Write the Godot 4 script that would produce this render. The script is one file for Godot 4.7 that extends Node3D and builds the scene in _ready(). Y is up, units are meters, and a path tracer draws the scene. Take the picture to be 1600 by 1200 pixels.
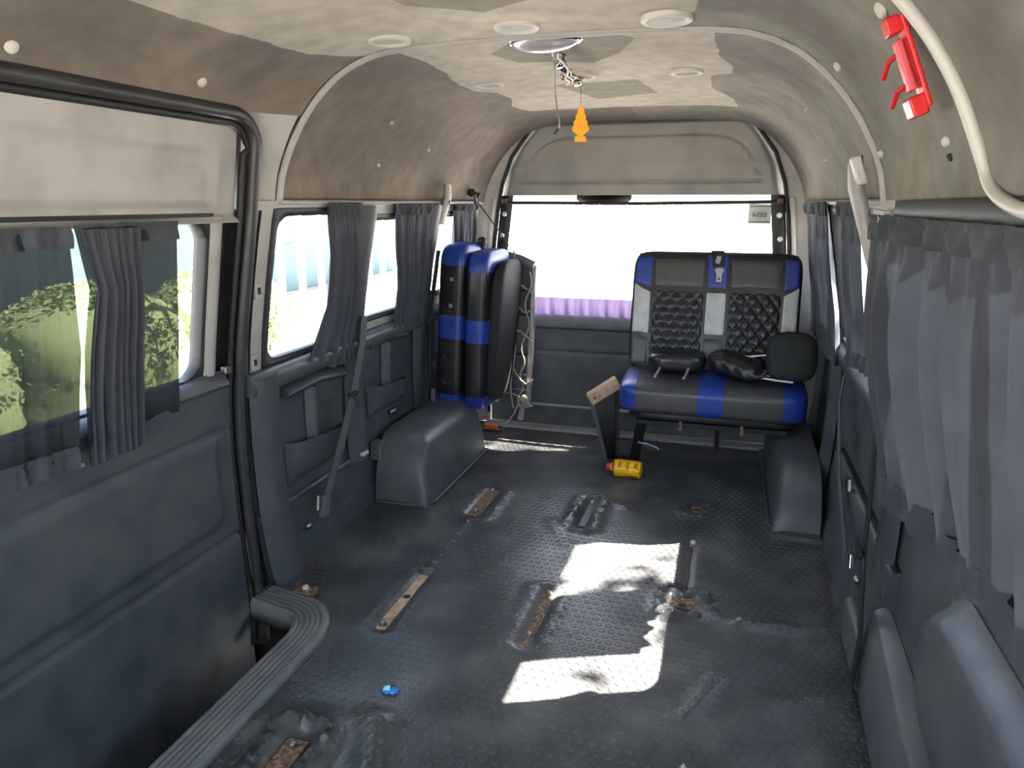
extends Node3D
# Interior of a passenger van seen from the front seats towards the tailgate. Metres, y up, the tailgate at -z.

const XC := -0.45   # middle of the van
const WALL := [[0.83, 0.0], [0.85, 0.08], [0.868, 0.25], [0.872, 0.45], [0.866, 0.62], [0.845, 0.78], [0.815, 0.94], [0.78, 1.10], [0.765, 1.155]]
const ROOF := [[0.765, 1.155], [0.748, 1.23], [0.70, 1.325], [0.638, 1.405], [0.567, 1.466], [0.49, 1.503], [0.40, 1.522], [0.2, 1.531], [0.0, 1.533]]
const HATCH := [[0.735, 0.0], [0.735, 0.3], [0.722, 0.7], [0.69, 1.0], [0.668, 1.187], [0.634, 1.31], [0.578, 1.42], [0.504, 1.50], [0.393, 1.522], [0.0, 1.530]]

# ---------------------------------------------------------------- mesh builder
class MB:
	var v := PackedVector3Array()
	var n := PackedVector3Array()
	var t := PackedVector2Array()
	var ix := PackedInt32Array()

	func grid(nu: int, nv: int, f: Callable, uvf = null) -> MB:
		var b := v.size()
		var p := PackedVector3Array()
		p.resize((nu + 1) * (nv + 1))
		for j in nv + 1:
			for i in nu + 1:
				p[j * (nu + 1) + i] = f.call(float(i) / nu, float(j) / nv)
		var nn := PackedVector3Array()
		nn.resize(p.size())
		for j in nv:
			for i in nu:
				var a := j * (nu + 1) + i
				var c := a + nu + 1
				ix.append_array([b + a, b + a + 1, b + c + 1, b + a, b + c + 1, b + c])
				var q := -(p[a + 1] - p[c]).cross(p[c + 1] - p[a])
				nn[a] += q; nn[a + 1] += q; nn[c] += q; nn[c + 1] += q
		# closed seams share their normals
		var cu := true
		for j in nv + 1:
			if not p[j * (nu + 1)].is_equal_approx(p[j * (nu + 1) + nu]):
				cu = false
				break
		if cu:
			for j in nv + 1:
				var s := nn[j * (nu + 1)] + nn[j * (nu + 1) + nu]
				nn[j * (nu + 1)] = s
				nn[j * (nu + 1) + nu] = s
		for k in p.size():
			v.append(p[k])
			n.append(nn[k].normalized() if nn[k].length_squared() > 1e-20 else Vector3.UP)
			var u := Vector2(float(k % (nu + 1)) / nu, float(k / (nu + 1)) / nv)
			t.append(uvf.call(u.x, u.y) if uvf != null else u)
		return self

	func tri(a: Vector3, b: Vector3, c: Vector3) -> void:
		var q := (c - a).cross(b - a).normalized()
		for p in [a, b, c]:
			ix.append(v.size())
			v.append(p); n.append(q); t.append(Vector2(p.x, p.z))

	func quad(a: Vector3, b: Vector3, c: Vector3, d: Vector3) -> MB:
		tri(a, b, c)
		tri(a, c, d)
		return self

	# rounded box: r is the edge radius
	func rbox(c: Vector3, s: Vector3, r := 0.004, bs := Basis.IDENTITY, seg := 1) -> MB:
		var h := s * 0.5
		r = minf(r, minf(h.x, minf(h.y, h.z)) * 0.98)
		for ax in 3:
			for sg in [-1.0, 1.0]:
				var iu := (ax + 1) % 3
				var iv := (ax + 2) % 3
				var cu := _cuts(h[iu], r, seg)
				var cv := _cuts(h[iv], r, seg)
				var b := v.size()
				for y in cv:
					for x in cu:
						var p := Vector3.ZERO
						p[ax] = sg * h[ax]
						p[iu] = x
						p[iv] = y
						var inn := Vector3(clampf(p.x, -h.x + r, h.x - r), clampf(p.y, -h.y + r, h.y - r), clampf(p.z, -h.z + r, h.z - r))
						var d := (p - inn).normalized()
						v.append(c + bs * (inn + d * r)); n.append((bs * d).normalized()); t.append(Vector2(x, y))
				var w: int = cu.size()
				for j in cv.size() - 1:
					for i in w - 1:
						var a := b + j * w + i
						if sg > 0:
							ix.append_array([a, a + w + 1, a + 1, a, a + w, a + w + 1])
						else:
							ix.append_array([a, a + 1, a + w + 1, a, a + w + 1, a + w])
		return self

	func _cuts(h: float, r: float, seg: int) -> Array:
		var o := []
		for i in seg + 1:
			o.append(-h + r * (1.0 - cos(PI * 0.5 * i / seg)) if seg > 1 else -h + r * i)
		for i in seg + 1:
			o.append(-o[seg - i])
		return o

	# a section (points in the plane across the path) swept along pts; up keeps it from rolling
	func sweep(pts: Array, sec: Array, up := Vector3.UP, closed_sec := true, caps := true) -> MB:
		var m: int = pts.size()
		var k: int = sec.size()
		var fr := []
		var last := Vector3.ZERO
		for i in m:
			var d: Vector3 = (pts[mini(i + 1, m - 1)] - pts[maxi(i - 1, 0)]).normalized()
			var sd := d.cross(up)
			if up == Vector3.ZERO:          # carried along from the point before
				if i == 0:
					last = d.cross(Vector3.UP)
					if last.length() < 0.3:
						last = d.cross(Vector3.RIGHT)
				sd = last - d * last.dot(d)
				last = sd
			sd = sd.normalized() if sd.length() > 1e-4 else d.cross(Vector3.RIGHT).normalized()
			fr.append([pts[i], sd, sd.cross(d)])
		var kk := k if closed_sec else k - 1
		grid(kk, m - 1, func(a: float, bq: float):
			var i := int(round(bq * (m - 1)))
			var s: Vector2 = sec[int(round(a * kk)) % k]
			return fr[i][0] + fr[i][1] * s.x + fr[i][2] * s.y)
		if caps and closed_sec:
			for e in [0, m - 1]:
				var c := Vector3.ZERO
				var ring := []
				for s in sec:
					var p: Vector3 = fr[e][0] + fr[e][1] * s.x + fr[e][2] * s.y
					ring.append(p)
					c += p / k
				for i in k:
					if e == 0:
						tri(c, ring[i], ring[(i + 1) % k])
					else:
						tri(c, ring[(i + 1) % k], ring[i])
		return self

	func tube(pts: Array, r: float, sides := 8) -> MB:
		var sec := []
		for i in sides:
			sec.append(Vector2(cos(TAU * i / sides), sin(TAU * i / sides)) * r)
		return sweep(pts, sec, Vector3.ZERO)

	func lathe(prof: Array, segs: int, xf: Transform3D) -> MB:
		var m: int = prof.size()
		return grid(segs, m - 1, func(a: float, b: float):
			var p: Vector2 = prof[int(round(b * (m - 1)))]
			return xf * Vector3(p.x * cos(TAU * a), p.y, p.x * sin(TAU * a)))

	func extrude(poly: Array, d: float, xf: Transform3D) -> MB:
		var pk := PackedVector2Array(poly)
		var tr := Geometry2D.triangulate_polygon(pk)
		for i in range(0, tr.size(), 3):
			var a := pk[tr[i]]
			var b := pk[tr[i + 1]]
			var c := pk[tr[i + 2]]
			tri(xf * Vector3(a.x, a.y, d * 0.5), xf * Vector3(c.x, c.y, d * 0.5), xf * Vector3(b.x, b.y, d * 0.5))
			tri(xf * Vector3(a.x, a.y, -d * 0.5), xf * Vector3(b.x, b.y, -d * 0.5), xf * Vector3(c.x, c.y, -d * 0.5))
		for i in pk.size():
			var a := pk[i]
			var b := pk[(i + 1) % pk.size()]
			quad(xf * Vector3(a.x, a.y, d * 0.5), xf * Vector3(b.x, b.y, d * 0.5), xf * Vector3(b.x, b.y, -d * 0.5), xf * Vector3(a.x, a.y, -d * 0.5))
		return self

	# pillow-like body along local y from t0 to t1 (-1..1): half sizes h, squareness e
	func slab(h: Vector3, xf: Transform3D, e := 5.0, t0 := -1.0, t1 := 1.0, off := 0.0, nu := 40, nv := 26, ey := 7.0, wob := 0.0) -> MB:
		return grid(nu, nv, func(a: float, b: float):
			var q := lerpf(t0, t1, b)
			if t0 < -0.99 and t1 > 0.99:
				q = sin((b - 0.5) * PI)
			elif t1 > 0.99:
				q = lerpf(t0, 1.0, sin(b * PI * 0.5))
			elif t0 < -0.99:
				q = lerpf(-1.0, t1, 1.0 - cos(b * PI * 0.5))
			var k := pow(maxf(0.0, 1.0 - pow(absf(q), ey)), 1.0 / ey * 1.6)
			var c := cos(TAU * a)
			var s := sin(TAU * a)
			var x := signf(c) * pow(absf(c), 2.0 / e)
			var z := signf(s) * pow(absf(s), 2.0 / e)
			var w := 1.0 + wob * sin(q * 9.0 + a * 11.0) * sin(a * 23.0 + q * 5.0)
			return xf * Vector3(x * (h.x + off) * k * w, q * (h.y + off), z * (h.z + off) * k * w))

	func commit() -> ArrayMesh:
		var a := []
		a.resize(Mesh.ARRAY_MAX)
		a[Mesh.ARRAY_VERTEX] = v
		a[Mesh.ARRAY_NORMAL] = n
		a[Mesh.ARRAY_TEX_UV] = t
		a[Mesh.ARRAY_INDEX] = ix
		var m := ArrayMesh.new()
		m.add_surface_from_arrays(Mesh.PRIMITIVE_TRIANGLES, a)
		return m

# ---------------------------------------------------------------- nodes, materials
var M := {}
var taken := {}

func numbered(called: String) -> String:
	var k: int = taken.get(called, 0)
	taken[called] = k + 1
	return called if k == 0 else "%s_%03d" % [called, k]

func thing(called: String, label: String, category: String, at := Vector3.ZERO, group := "") -> Node3D:
	var o := Node3D.new()
	o.name = numbered(called)
	o.position = at
	o.set_meta("label", label)
	o.set_meta("category", category)
	if group:
		o.set_meta("group", group)
	add_child(o, true)
	return o

func struct_(called: String, label: String, category: String, at := Vector3.ZERO) -> Node3D:
	var o := thing(called, label, category, at)
	o.set_meta("kind", "structure")
	return o

# a mesh given in world coordinates becomes a part of the thing (thing.position is taken off)
func part(parent: Node3D, called: String, mb: MB, m: Material, label := "") -> MeshInstance3D:
	var o := MeshInstance3D.new()
	o.name = called
	var off := Vector3.ZERO
	var p: Node = parent
	while p != self and p is Node3D:
		off += p.position
		p = p.get_parent()
	if off != Vector3.ZERO:
		for i in mb.v.size():
			mb.v[i] -= off
	o.mesh = mb.commit()
	o.material_override = m
	if label:
		o.set_meta("label", label)
	parent.add_child(o, true)
	return o

func mat(c: Color, rough := 0.6, metal := 0.0, spec := 0.5) -> StandardMaterial3D:
	var m := StandardMaterial3D.new()
	m.albedo_color = c
	m.roughness = rough
	m.metallic = metal
	m.metallic_specular = spec
	m.cull_mode = BaseMaterial3D.CULL_DISABLED
	return m

func noise_tex(freq: float, sd: int, stops: Array, oct := 4, size := 512) -> NoiseTexture2D:
	var fn := FastNoiseLite.new()
	fn.noise_type = FastNoiseLite.TYPE_SIMPLEX_SMOOTH
	fn.seed = sd
	fn.frequency = freq
	fn.fractal_octaves = oct
	var g := Gradient.new()
	var off := PackedFloat32Array()
	var col := PackedColorArray()
	for s in stops:
		off.append(s[0])
		col.append(s[1])
	g.offsets = off
	g.colors = col
	var x := NoiseTexture2D.new()
	x.width = size
	x.height = size
	x.seamless = true
	x.noise = fn
	x.color_ramp = g
	return x

func grey(a: float) -> Color:
	return Color(a, a, a)

# plastic or cloth with a patchy tone and a patchy gloss, laid on by world axes
func worn(c: Color, rough: float, tone: Texture2D, gloss: Texture2D, scale := 0.8, spec := 0.5) -> StandardMaterial3D:
	var m := mat(c, rough, 0.0, spec)
	m.albedo_texture = tone
	if gloss:
		m.roughness_texture = gloss
		m.roughness_texture_channel = BaseMaterial3D.TEXTURE_CHANNEL_RED
	m.uv1_triplanar = true
	m.uv1_world_triplanar = true
	m.uv1_scale = Vector3.ONE * scale
	return m

func bumped(m: StandardMaterial3D, tex: Texture2D, cm: float) -> StandardMaterial3D:
	m.heightmap_enabled = true
	m.heightmap_texture = tex
	m.heightmap_scale = cm
	return m

func rng(sd: int) -> RandomNumberGenerator:
	var r := RandomNumberGenerator.new()
	r.seed = sd
	return r

# ---------------------------------------------------------------- the body's shape
func along(tab: Array, y: float) -> float:
	if y <= tab[0][1]:
		return tab[0][0]
	for i in tab.size() - 1:
		if y <= tab[i + 1][1]:
			return lerpf(tab[i][0], tab[i + 1][0], (y - tab[i][1]) / (tab[i + 1][1] - tab[i][1]))
	return tab[-1][0]

func hw(y: float) -> float:
	return along(WALL, y) if y <= 1.155 else along(RF, y)

# a point on a side wall, off metres into the room
func on_wall(side: float, z: float, y: float, off := 0.0) -> Vector3:
	return Vector3(XC + side * (hw(y) - off), y, z)

func roof_pt(s: float, z: float, drop := 0.0) -> Vector3:
	# s from -1 (left edge at the windows) over 0 (middle) to 1, by arc length
	var a := absf(s)
	var q := (1.0 - a) * roof_len
	var i := 0
	while i < RF.size() - 2 and q > seg_len[i]:
		q -= seg_len[i]
		i += 1
	var k := clampf(q / seg_len[i], 0, 1)
	var p0 := Vector2(RF[i][0], RF[i][1])
	var p1 := Vector2(RF[i + 1][0], RF[i + 1][1])
	var p := p0.lerp(p1, k)
	p -= (p - Vector2(0, 1.0)).normalized() * drop
	return Vector3(XC + signf(s) * p.x, p.y, z)

var RF := []
var seg_len := []
var roof_len := 0.0

# wall surface made of strips between the given z and y lines, cells inside holes left out; with an outer skin and reveals
func wall_mesh(side: float, zs: Array, ys: Array, holes: Array, thick := 0.05) -> MB:
	var mb := MB.new()
	var hole := func(zc: float, yc: float) -> bool:
		for h in holes:
			if zc < h[0] and zc > h[1] and yc > h[2] and yc < h[3]:
				return true
		return false
	for i in zs.size() - 1:
		for j in ys.size() - 1:
			var zc: float = (zs[i] + zs[i + 1]) * 0.5
			var yc: float = (ys[j] + ys[j + 1]) * 0.5
			if hole.call(zc, yc):
				continue
			for o in [0.0, -thick]:
				var oo: float = o
				mb.grid(1, 1, func(a: float, b: float): return on_wall(side, lerpf(zs[i], zs[i + 1], a), lerpf(ys[j], ys[j + 1], b), oo))
	for h in holes:
		for e in [2, 3]:
			mb.grid(1, 1, func(a: float, b: float): return on_wall(side, lerpf(h[0], h[1], a), h[e], -thick * b))
		for e in [0, 1]:
			mb.grid(6, 1, func(a: float, b: float): return on_wall(side, h[e], lerpf(h[2], h[3], a), -thick * b))
	return mb

func rounded(z0: float, z1: float, y0: float, y1: float, r: float, seg := 6) -> Array:
	# outline in (z, y), z0 > z1
	var o := []
	for q in [[z0 - r, y0 + r, 0], [z0 - r, y1 - r, 1], [z1 + r, y1 - r, 2], [z1 + r, y0 + r, 3]]:
		for i in seg + 1:
			var a: float = -PI / 2 + PI / 2 * (q[2] + float(i) / seg)
			o.append(Vector2(q[0] + r * cos(a), q[1] + r * sin(a)))
	# straight runs are cut so that they follow the bulge of the wall
	var f := []
	for i in o.size():
		var a: Vector2 = o[i]
		var b: Vector2 = o[(i + 1) % o.size()]
		var k := maxi(1, int(a.distance_to(b) / 0.06))
		for j in k:
			f.append(a.lerp(b, float(j) / k))
	return f

# window frame: a ring on the wall between the hole (grown by lap) and the pane's rounded edge
func frame_mesh(side: float, z0: float, z1: float, y0: float, y1: float, r: float, w: float, off: float, depth: float) -> MB:
	var inner := rounded(z0 - w, z1 + w, y0 + w, y1 - w, r)
	var k := inner.size()
	var c := Vector2((z0 + z1) * 0.5, (y0 + y1) * 0.5)
	var hz := absf(z0 - z1) * 0.5
	var hy := (y1 - y0) * 0.5
	return MB.new().grid(k, 3, func(a: float, b: float):
		var p: Vector2 = inner[int(round(a * k)) % k]
		var d := p - c
		# push out to the rectangle of the hole plus a lap
		var s := minf((hz + 0.012) / maxf(absf(d.x), 1e-5), (hy + 0.012) / maxf(absf(d.y), 1e-5))
		var o := c + d * s
		var j := int(round(b * 3))
		if j == 0:
			return on_wall(side, p.x, p.y, off - depth)
		if j == 1:
			return on_wall(side, p.x, p.y, off)
		if j == 2:
			var m := p.lerp(o, 0.85)
			return on_wall(side, m.x, m.y, off)
		return on_wall(side, o.x, o.y, -0.002))

func pane_mesh(side: float, z0: float, z1: float, y0: float, y1: float, off: float) -> MB:
	return MB.new().grid(6, 6, func(a: float, b: float): return on_wall(side, lerpf(z0, z1, a), lerpf(y0, y1, b), off))

# hanging cloth: base(u, v) is the plain sheet, dir the way the folds push
func cloth(base: Callable, dir: Vector3, folds: float, amp: float, ph: float, nu := 110, nv := 40) -> MB:
	return MB.new().grid(nu, nv, func(u: float, v: float):
		var p: Vector3 = base.call(u, v)
		var w := u * folds * TAU + ph + sin(v * 3.1 + ph) * 0.7 + sin(u * 7.0 + ph * 2.0) * 0.9
		var d := sin(w) * 0.62 + sin(w * 1.73 + 1.3 + v * 1.5) * 0.3 + sin(w * 3.1 + v * 4.0) * 0.1
		var k := 0.35 + 0.65 * smoothstep(0.0, 0.4, v)
		var gather := sin(u * folds * TAU * 2.6 + ph) * 0.25 * (1.0 - smoothstep(0.0, 0.2, v))
		return p + dir * amp * (d * k + gather))

func _ready() -> void:
	for i in ROOF.size() - 1:
		var q := []
		for k in [-1, 0, 1, 2]:
			var j: int = clampi(i + k, 0, ROOF.size() - 1)
			q.append(Vector2(ROOF[j][0], ROOF[j][1]))
		if i == ROOF.size() - 2:
			q[3] = Vector2(-0.2, 1.531)
		for k in 4:
			var p: Vector2 = q[1].cubic_interpolate(q[2], q[0], q[3], k / 4.0)
			RF.append([p.x, p.y])
	RF.append(ROOF[-1])
	for i in RF.size() - 1:
		seg_len.append(Vector2(RF[i][0] - RF[i + 1][0], RF[i][1] - RF[i + 1][1]).length())
		roof_len += seg_len[-1]
	view_and_light()
	materials()
	shell()
	openings()
	floor_and_mounts()
	outside()
	curtains()
	seats()
	small_things()

# ---------------------------------------------------------------- camera, sky, sun, exposure
func view_and_light() -> void:
	var cam := Camera3D.new()
	cam.name = "camera"
	cam.fov = rad_to_deg(2.0 * atan(600.0 / 1104.0))
	cam.near = 0.05
	cam.far = 300.0
	cam.position = Vector3(0, 1.15, 0)
	cam.rotation = Vector3(deg_to_rad(-14.388), deg_to_rad(16.917), 0)
	add_child(cam)
	cam.current = true
	var sky := ProceduralSkyMaterial.new()
	sky.sky_top_color = Color(0.70, 0.79, 0.90)
	sky.sky_horizon_color = Color(0.88, 0.91, 0.94)
	sky.ground_horizon_color = Color(0.70, 0.70, 0.68)
	sky.ground_bottom_color = Color(0.55, 0.54, 0.50)
	sky.energy_multiplier = 1.0
	var we := WorldEnvironment.new()
	we.name = "daylight"
	var env := Environment.new()
	env.background_mode = Environment.BG_SKY
	env.sky = Sky.new()
	env.sky.sky_material = sky
	env.background_energy_multiplier = 3.4
	env.tonemap_mode = Environment.TONE_MAPPER_LINEAR
	env.tonemap_exposure = 3.7
	env.sdfgi_enabled = true
	env.ssao_enabled = true
	env.ssil_enabled = true
	we.environment = env
	add_child(we)
	var sun := DirectionalLight3D.new()
	sun.name = "sun"
	sun.light_energy = 13.0
	sun.light_color = Color(1.0, 0.965, 0.915)
	sun.light_angular_distance = 0.55
	sun.shadow_enabled = true
	add_child(sun)
	sun.look_at_from_position(Vector3.ZERO, Vector3(-0.72, -1.0, 0.45))

func materials() -> void:
	var spot := noise_tex(0.012, 3, [[0.0, grey(0.80)], [0.45, grey(0.93)], [1.0, grey(1.0)]])
	var gloss := noise_tex(0.02, 5, [[0.0, grey(0.75)], [1.0, grey(1.0)]])
	var fine := noise_tex(0.18, 7, [[0.0, grey(0.0)], [1.0, grey(1.0)]], 3)
	var dust := noise_tex(0.014, 11, [[0.0, Color(0.72, 0.74, 0.78)], [0.5, Color(0.9, 0.9, 0.9)], [1.0, Color(1.0, 0.97, 0.93)]], 5)
	var cloth_tone := noise_tex(0.01, 17, [[0.0, grey(0.82)], [1.0, grey(1.0)]], 3)
	M.plastic = bumped(worn(Color(0.300, 0.322, 0.348), 0.55, dust, gloss, 0.9), fine, 0.03)
	M.plastic_mid = bumped(worn(Color(0.350, 0.362, 0.38), 0.5, dust, gloss, 0.9), fine, 0.03)
	M.cream = worn(Color(0.685, 0.675, 0.655), 0.6, spot, null, 0.7)
	M.grey_panel = worn(Color(0.63, 0.62, 0.60), 0.55, spot, null, 0.5)
	M.rubber = worn(Color(0.20, 0.20, 0.205), 0.5, dust, gloss, 1.5)
	M.sill = worn(Color(0.46, 0.47, 0.475), 0.5, dust, gloss, 1.5)
	M.black = mat(Color(0.09, 0.09, 0.095), 0.55)
	M.black_gloss = mat(Color(0.07, 0.07, 0.08), 0.25)
	M.frame = mat(Color(0.11, 0.115, 0.12), 0.55)
	M.white_trim = worn(Color(0.80, 0.79, 0.76), 0.5, spot, null, 1.0)
	M.white = mat(Color(0.85, 0.85, 0.83), 0.5)
	M.chrome = mat(Color(0.86, 0.86, 0.88), 0.12, 1.0)
	M.satin = mat(Color(0.74, 0.73, 0.76), 0.28, 0.55)
	M.steel = mat(Color(0.62, 0.62, 0.63), 0.35, 1.0)
	var rusty := noise_tex(0.03, 23, [[0.0, Color(0.30, 0.22, 0.18)], [0.4, Color(0.42, 0.32, 0.26)], [0.6, Color(0.50, 0.42, 0.36)], [1.0, Color(0.60, 0.54, 0.47)]], 5, 256)
	M.rust = worn(Color.WHITE, 0.8, rusty, null, 8.0, 0.3)
	var wood := noise_tex(0.02, 29, [[0.0, Color(0.60, 0.49, 0.40)], [0.5, Color(0.72, 0.61, 0.51)], [1.0, Color(0.80, 0.70, 0.60)]], 4, 256)
	M.wood = worn(Color.WHITE, 0.75, wood, null, 4.0, 0.3)
	M.glass = mat(Color(0.85, 0.92, 0.92, 0.10), 0.02)
	M.glass.transparency = BaseMaterial3D.TRANSPARENCY_ALPHA
	M.sheer = worn(Color(0.20, 0.215, 0.235, 0.958), 0.85, cloth_tone, null, 1.5, 0.2)
	M.sheer.transparency = BaseMaterial3D.TRANSPARENCY_ALPHA
	M.sheer.backlight_enabled = true
	M.sheer.backlight = Color(0.27, 0.28, 0.285)
	M.curtain = worn(Color(0.305, 0.316, 0.345), 0.75, cloth_tone, null, 1.5, 0.25)
	M.curtain.rim_enabled = true
	M.curtain.rim = 0.3
	M.curtain.backlight_enabled = true
	M.curtain.backlight = Color(0.22, 0.23, 0.25)
	M.net = mat(Color(0.88, 0.86, 0.92, 0.62), 0.9, 0.0, 0.2)
	M.net.transparency = BaseMaterial3D.TRANSPARENCY_ALPHA
	M.net.backlight_enabled = true
	M.net.backlight = Color(0.9, 0.9, 0.95)
	M.net_hem = mat(Color(0.50, 0.42, 0.60, 0.985), 0.9, 0.0, 0.2)
	M.net_hem.transparency = BaseMaterial3D.TRANSPARENCY_ALPHA
	M.net_hem.backlight_enabled = true
	M.net_hem.backlight = Color(0.26, 0.215, 0.31)
	var hide := noise_tex(0.09, 31, [[0.0, grey(0.0)], [1.0, grey(1.0)]], 3)
	M.leather = bumped(worn(Color(0.30, 0.295, 0.29), 0.42, spot, gloss, 2.0), hide, 0.04)
	M.leather_black = bumped(worn(Color(0.135, 0.135, 0.14), 0.36, spot, gloss, 2.0), hide, 0.05)
	M.leather_quilt = bumped(worn(Color(0.17, 0.165, 0.165), 0.36, spot, gloss, 2.0), hide, 0.04)
	M.leather_blue = bumped(worn(Color(0.13, 0.25, 0.60), 0.42, spot, gloss, 2.0), hide, 0.04)
	M.leather_white = bumped(worn(Color(0.80, 0.80, 0.78), 0.42, spot, gloss, 2.0), hide, 0.04)
	M.webbing = mat(Color(0.33, 0.335, 0.345), 0.7)
	M.webbing_dark = mat(Color(0.16, 0.16, 0.17), 0.7)
	M.rope = mat(Color(0.62, 0.58, 0.52), 0.9)
	M.mat = vinyl(gloss)
	M.headliner = headliner(fine)

func vinyl(gloss: Texture2D) -> StandardMaterial3D:
	# black vinyl with a thin film of tan dust in patches, lifted in tone to stand in for window glare
	var film := noise_tex(0.008, 41, [[0.0, Color(0.175, 0.178, 0.185)], [0.45, Color(0.245, 0.249, 0.257)], [0.7, Color(0.315, 0.317, 0.318)], [1.0, Color(0.375, 0.366, 0.345)]], 6, 1024)
	var m := worn(Color.WHITE, 0.40, film, gloss, 0.55)
	return m

# headliner cloth: pale middle with an outlined edge, darker brown-grey sides, patches round the lamps; u across the roof by arc length, v along it
func headliner(fine: Texture2D) -> StandardMaterial3D:
	var w := 768
	var h := 1024
	var im := Image.create(w, h, false, Image.FORMAT_RGB8)
	var a := FastNoiseLite.new()
	a.seed = 51
	a.frequency = 1.7
	a.fractal_octaves = 4
	var b := FastNoiseLite.new()
	b.seed = 52
	b.frequency = 9.0
	b.fractal_octaves = 4
	# pale areas and the darker patches inside them, in metres (x, z) on the roof
	var pale_field := [
		PackedVector2Array([Vector2(-0.93, -0.2), Vector2(-0.938, -1.18), Vector2(-0.92, -1.75), Vector2(-0.16, -1.75), Vector2(-0.10, -1.60), Vector2(-0.075, -1.45), Vector2(-0.06, -0.2)]),
		PackedVector2Array([Vector2(-0.87, -1.77), Vector2(-0.852, -1.95), Vector2(-0.855, -2.15), Vector2(-0.895, -2.36), Vector2(-0.885, -2.5), Vector2(-0.84, -2.6), Vector2(-0.835, -2.75), Vector2(-0.875, -2.9), Vector2(-0.86, -3.12), Vector2(-0.60, -3.2), Vector2(-0.02, -3.2), Vector2(-0.03, -3.0), Vector2(-0.108, -2.7), Vector2(-0.108, -2.47), Vector2(-0.04, -2.40), Vector2(-0.04, -2.3), Vector2(-0.075, -2.1), Vector2(-0.075, -1.77)]),
	]
	var dark_patch := [
		PackedVector2Array([Vector2(-0.66, -1.98), Vector2(-0.58, -1.88), Vector2(-0.30, -1.86), Vector2(-0.27, -1.9), Vector2(-0.33, -2.08), Vector2(-0.42, -2.2), Vector2(-0.62, -2.12)]),
		PackedVector2Array([Vector2(-0.62, -2.55), Vector2(-0.34, -2.52), Vector2(-0.30, -2.84), Vector2(-0.54, -2.94)]),
		PackedVector2Array([Vector2(-0.66, -1.42), Vector2(-0.52, -1.52), Vector2(-0.40, -1.46), Vector2(-0.32, -1.2), Vector2(-0.5, -1.0), Vector2(-0.66, -1.2)]),
	]
	var pale := [PackedVector2Array([Vector2(-0.62, -1.57), Vector2(-0.58, -1.51), Vector2(-0.44, -1.56), Vector2(-0.40, -1.64), Vector2(-0.5, -1.62)])]
	for j in h:
		var z := lerpf(0.6, -3.5, (j + 0.5) / h)
		for i in w:
			var s := lerpf(-1.0, 1.0, (i + 0.5) / w)
			var p3 := roof_pt(s, z)
			var jig := b.get_noise_2d(s * 0.4 + 20.0, z * 0.4) * 0.012
			var p := Vector2(p3.x + jig, z + jig)
			var big := a.get_noise_2d(s, z)
			var small := b.get_noise_2d(s * 1.3, z * 1.3)
			var c := Color(0.430, 0.402, 0.370)            # darker side tone, brown on the left
			if s > 0.0:
				c = Color(0.478, 0.470, 0.442)
			c = c.lerp(Color(0.365, 0.340, 0.315), clampf(big * 1.3 + 0.15, 0.0, 0.75))
			c = c.lerp(Color(0.53, 0.485, 0.43), clampf(-big * 1.4 - 0.1, 0.0, 0.6))
			for q in pale_field:
				if Geometry2D.is_point_in_polygon(p, q):
					c = Color(0.675, 0.650, 0.605).lerp(Color(0.62, 0.59, 0.545), clampf(big + 0.3, 0.0, 1.0))
			for q in dark_patch:
				if Geometry2D.is_point_in_polygon(p, q):
					c = Color(0.50, 0.48, 0.44)
			for q in pale:
				if Geometry2D.is_point_in_polygon(p, q):
					c = Color(0.71, 0.68, 0.63)
			var k := 1.0 + small * 0.10
			im.set_pixel(i, j, Color(c.r * k, c.g * k, c.b * k))
	var m := mat(Color.WHITE, 0.9, 0.0, 0.2)
	m.albedo_texture = ImageTexture.create_from_image(im)
	m.rim_enabled = true
	m.rim = 0.2
	return m

# ---------------------------------------------------------------- floor slab, walls, ceiling
func ys_with(extra: Array) -> Array:
	var ys := [0.0, 0.08, 0.25, 0.45, 0.62, 0.78, 0.94, 1.10, 1.155]
	for e in extra:
		if not ys.has(e):
			ys.append(e)
	ys.sort()
	return ys

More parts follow.
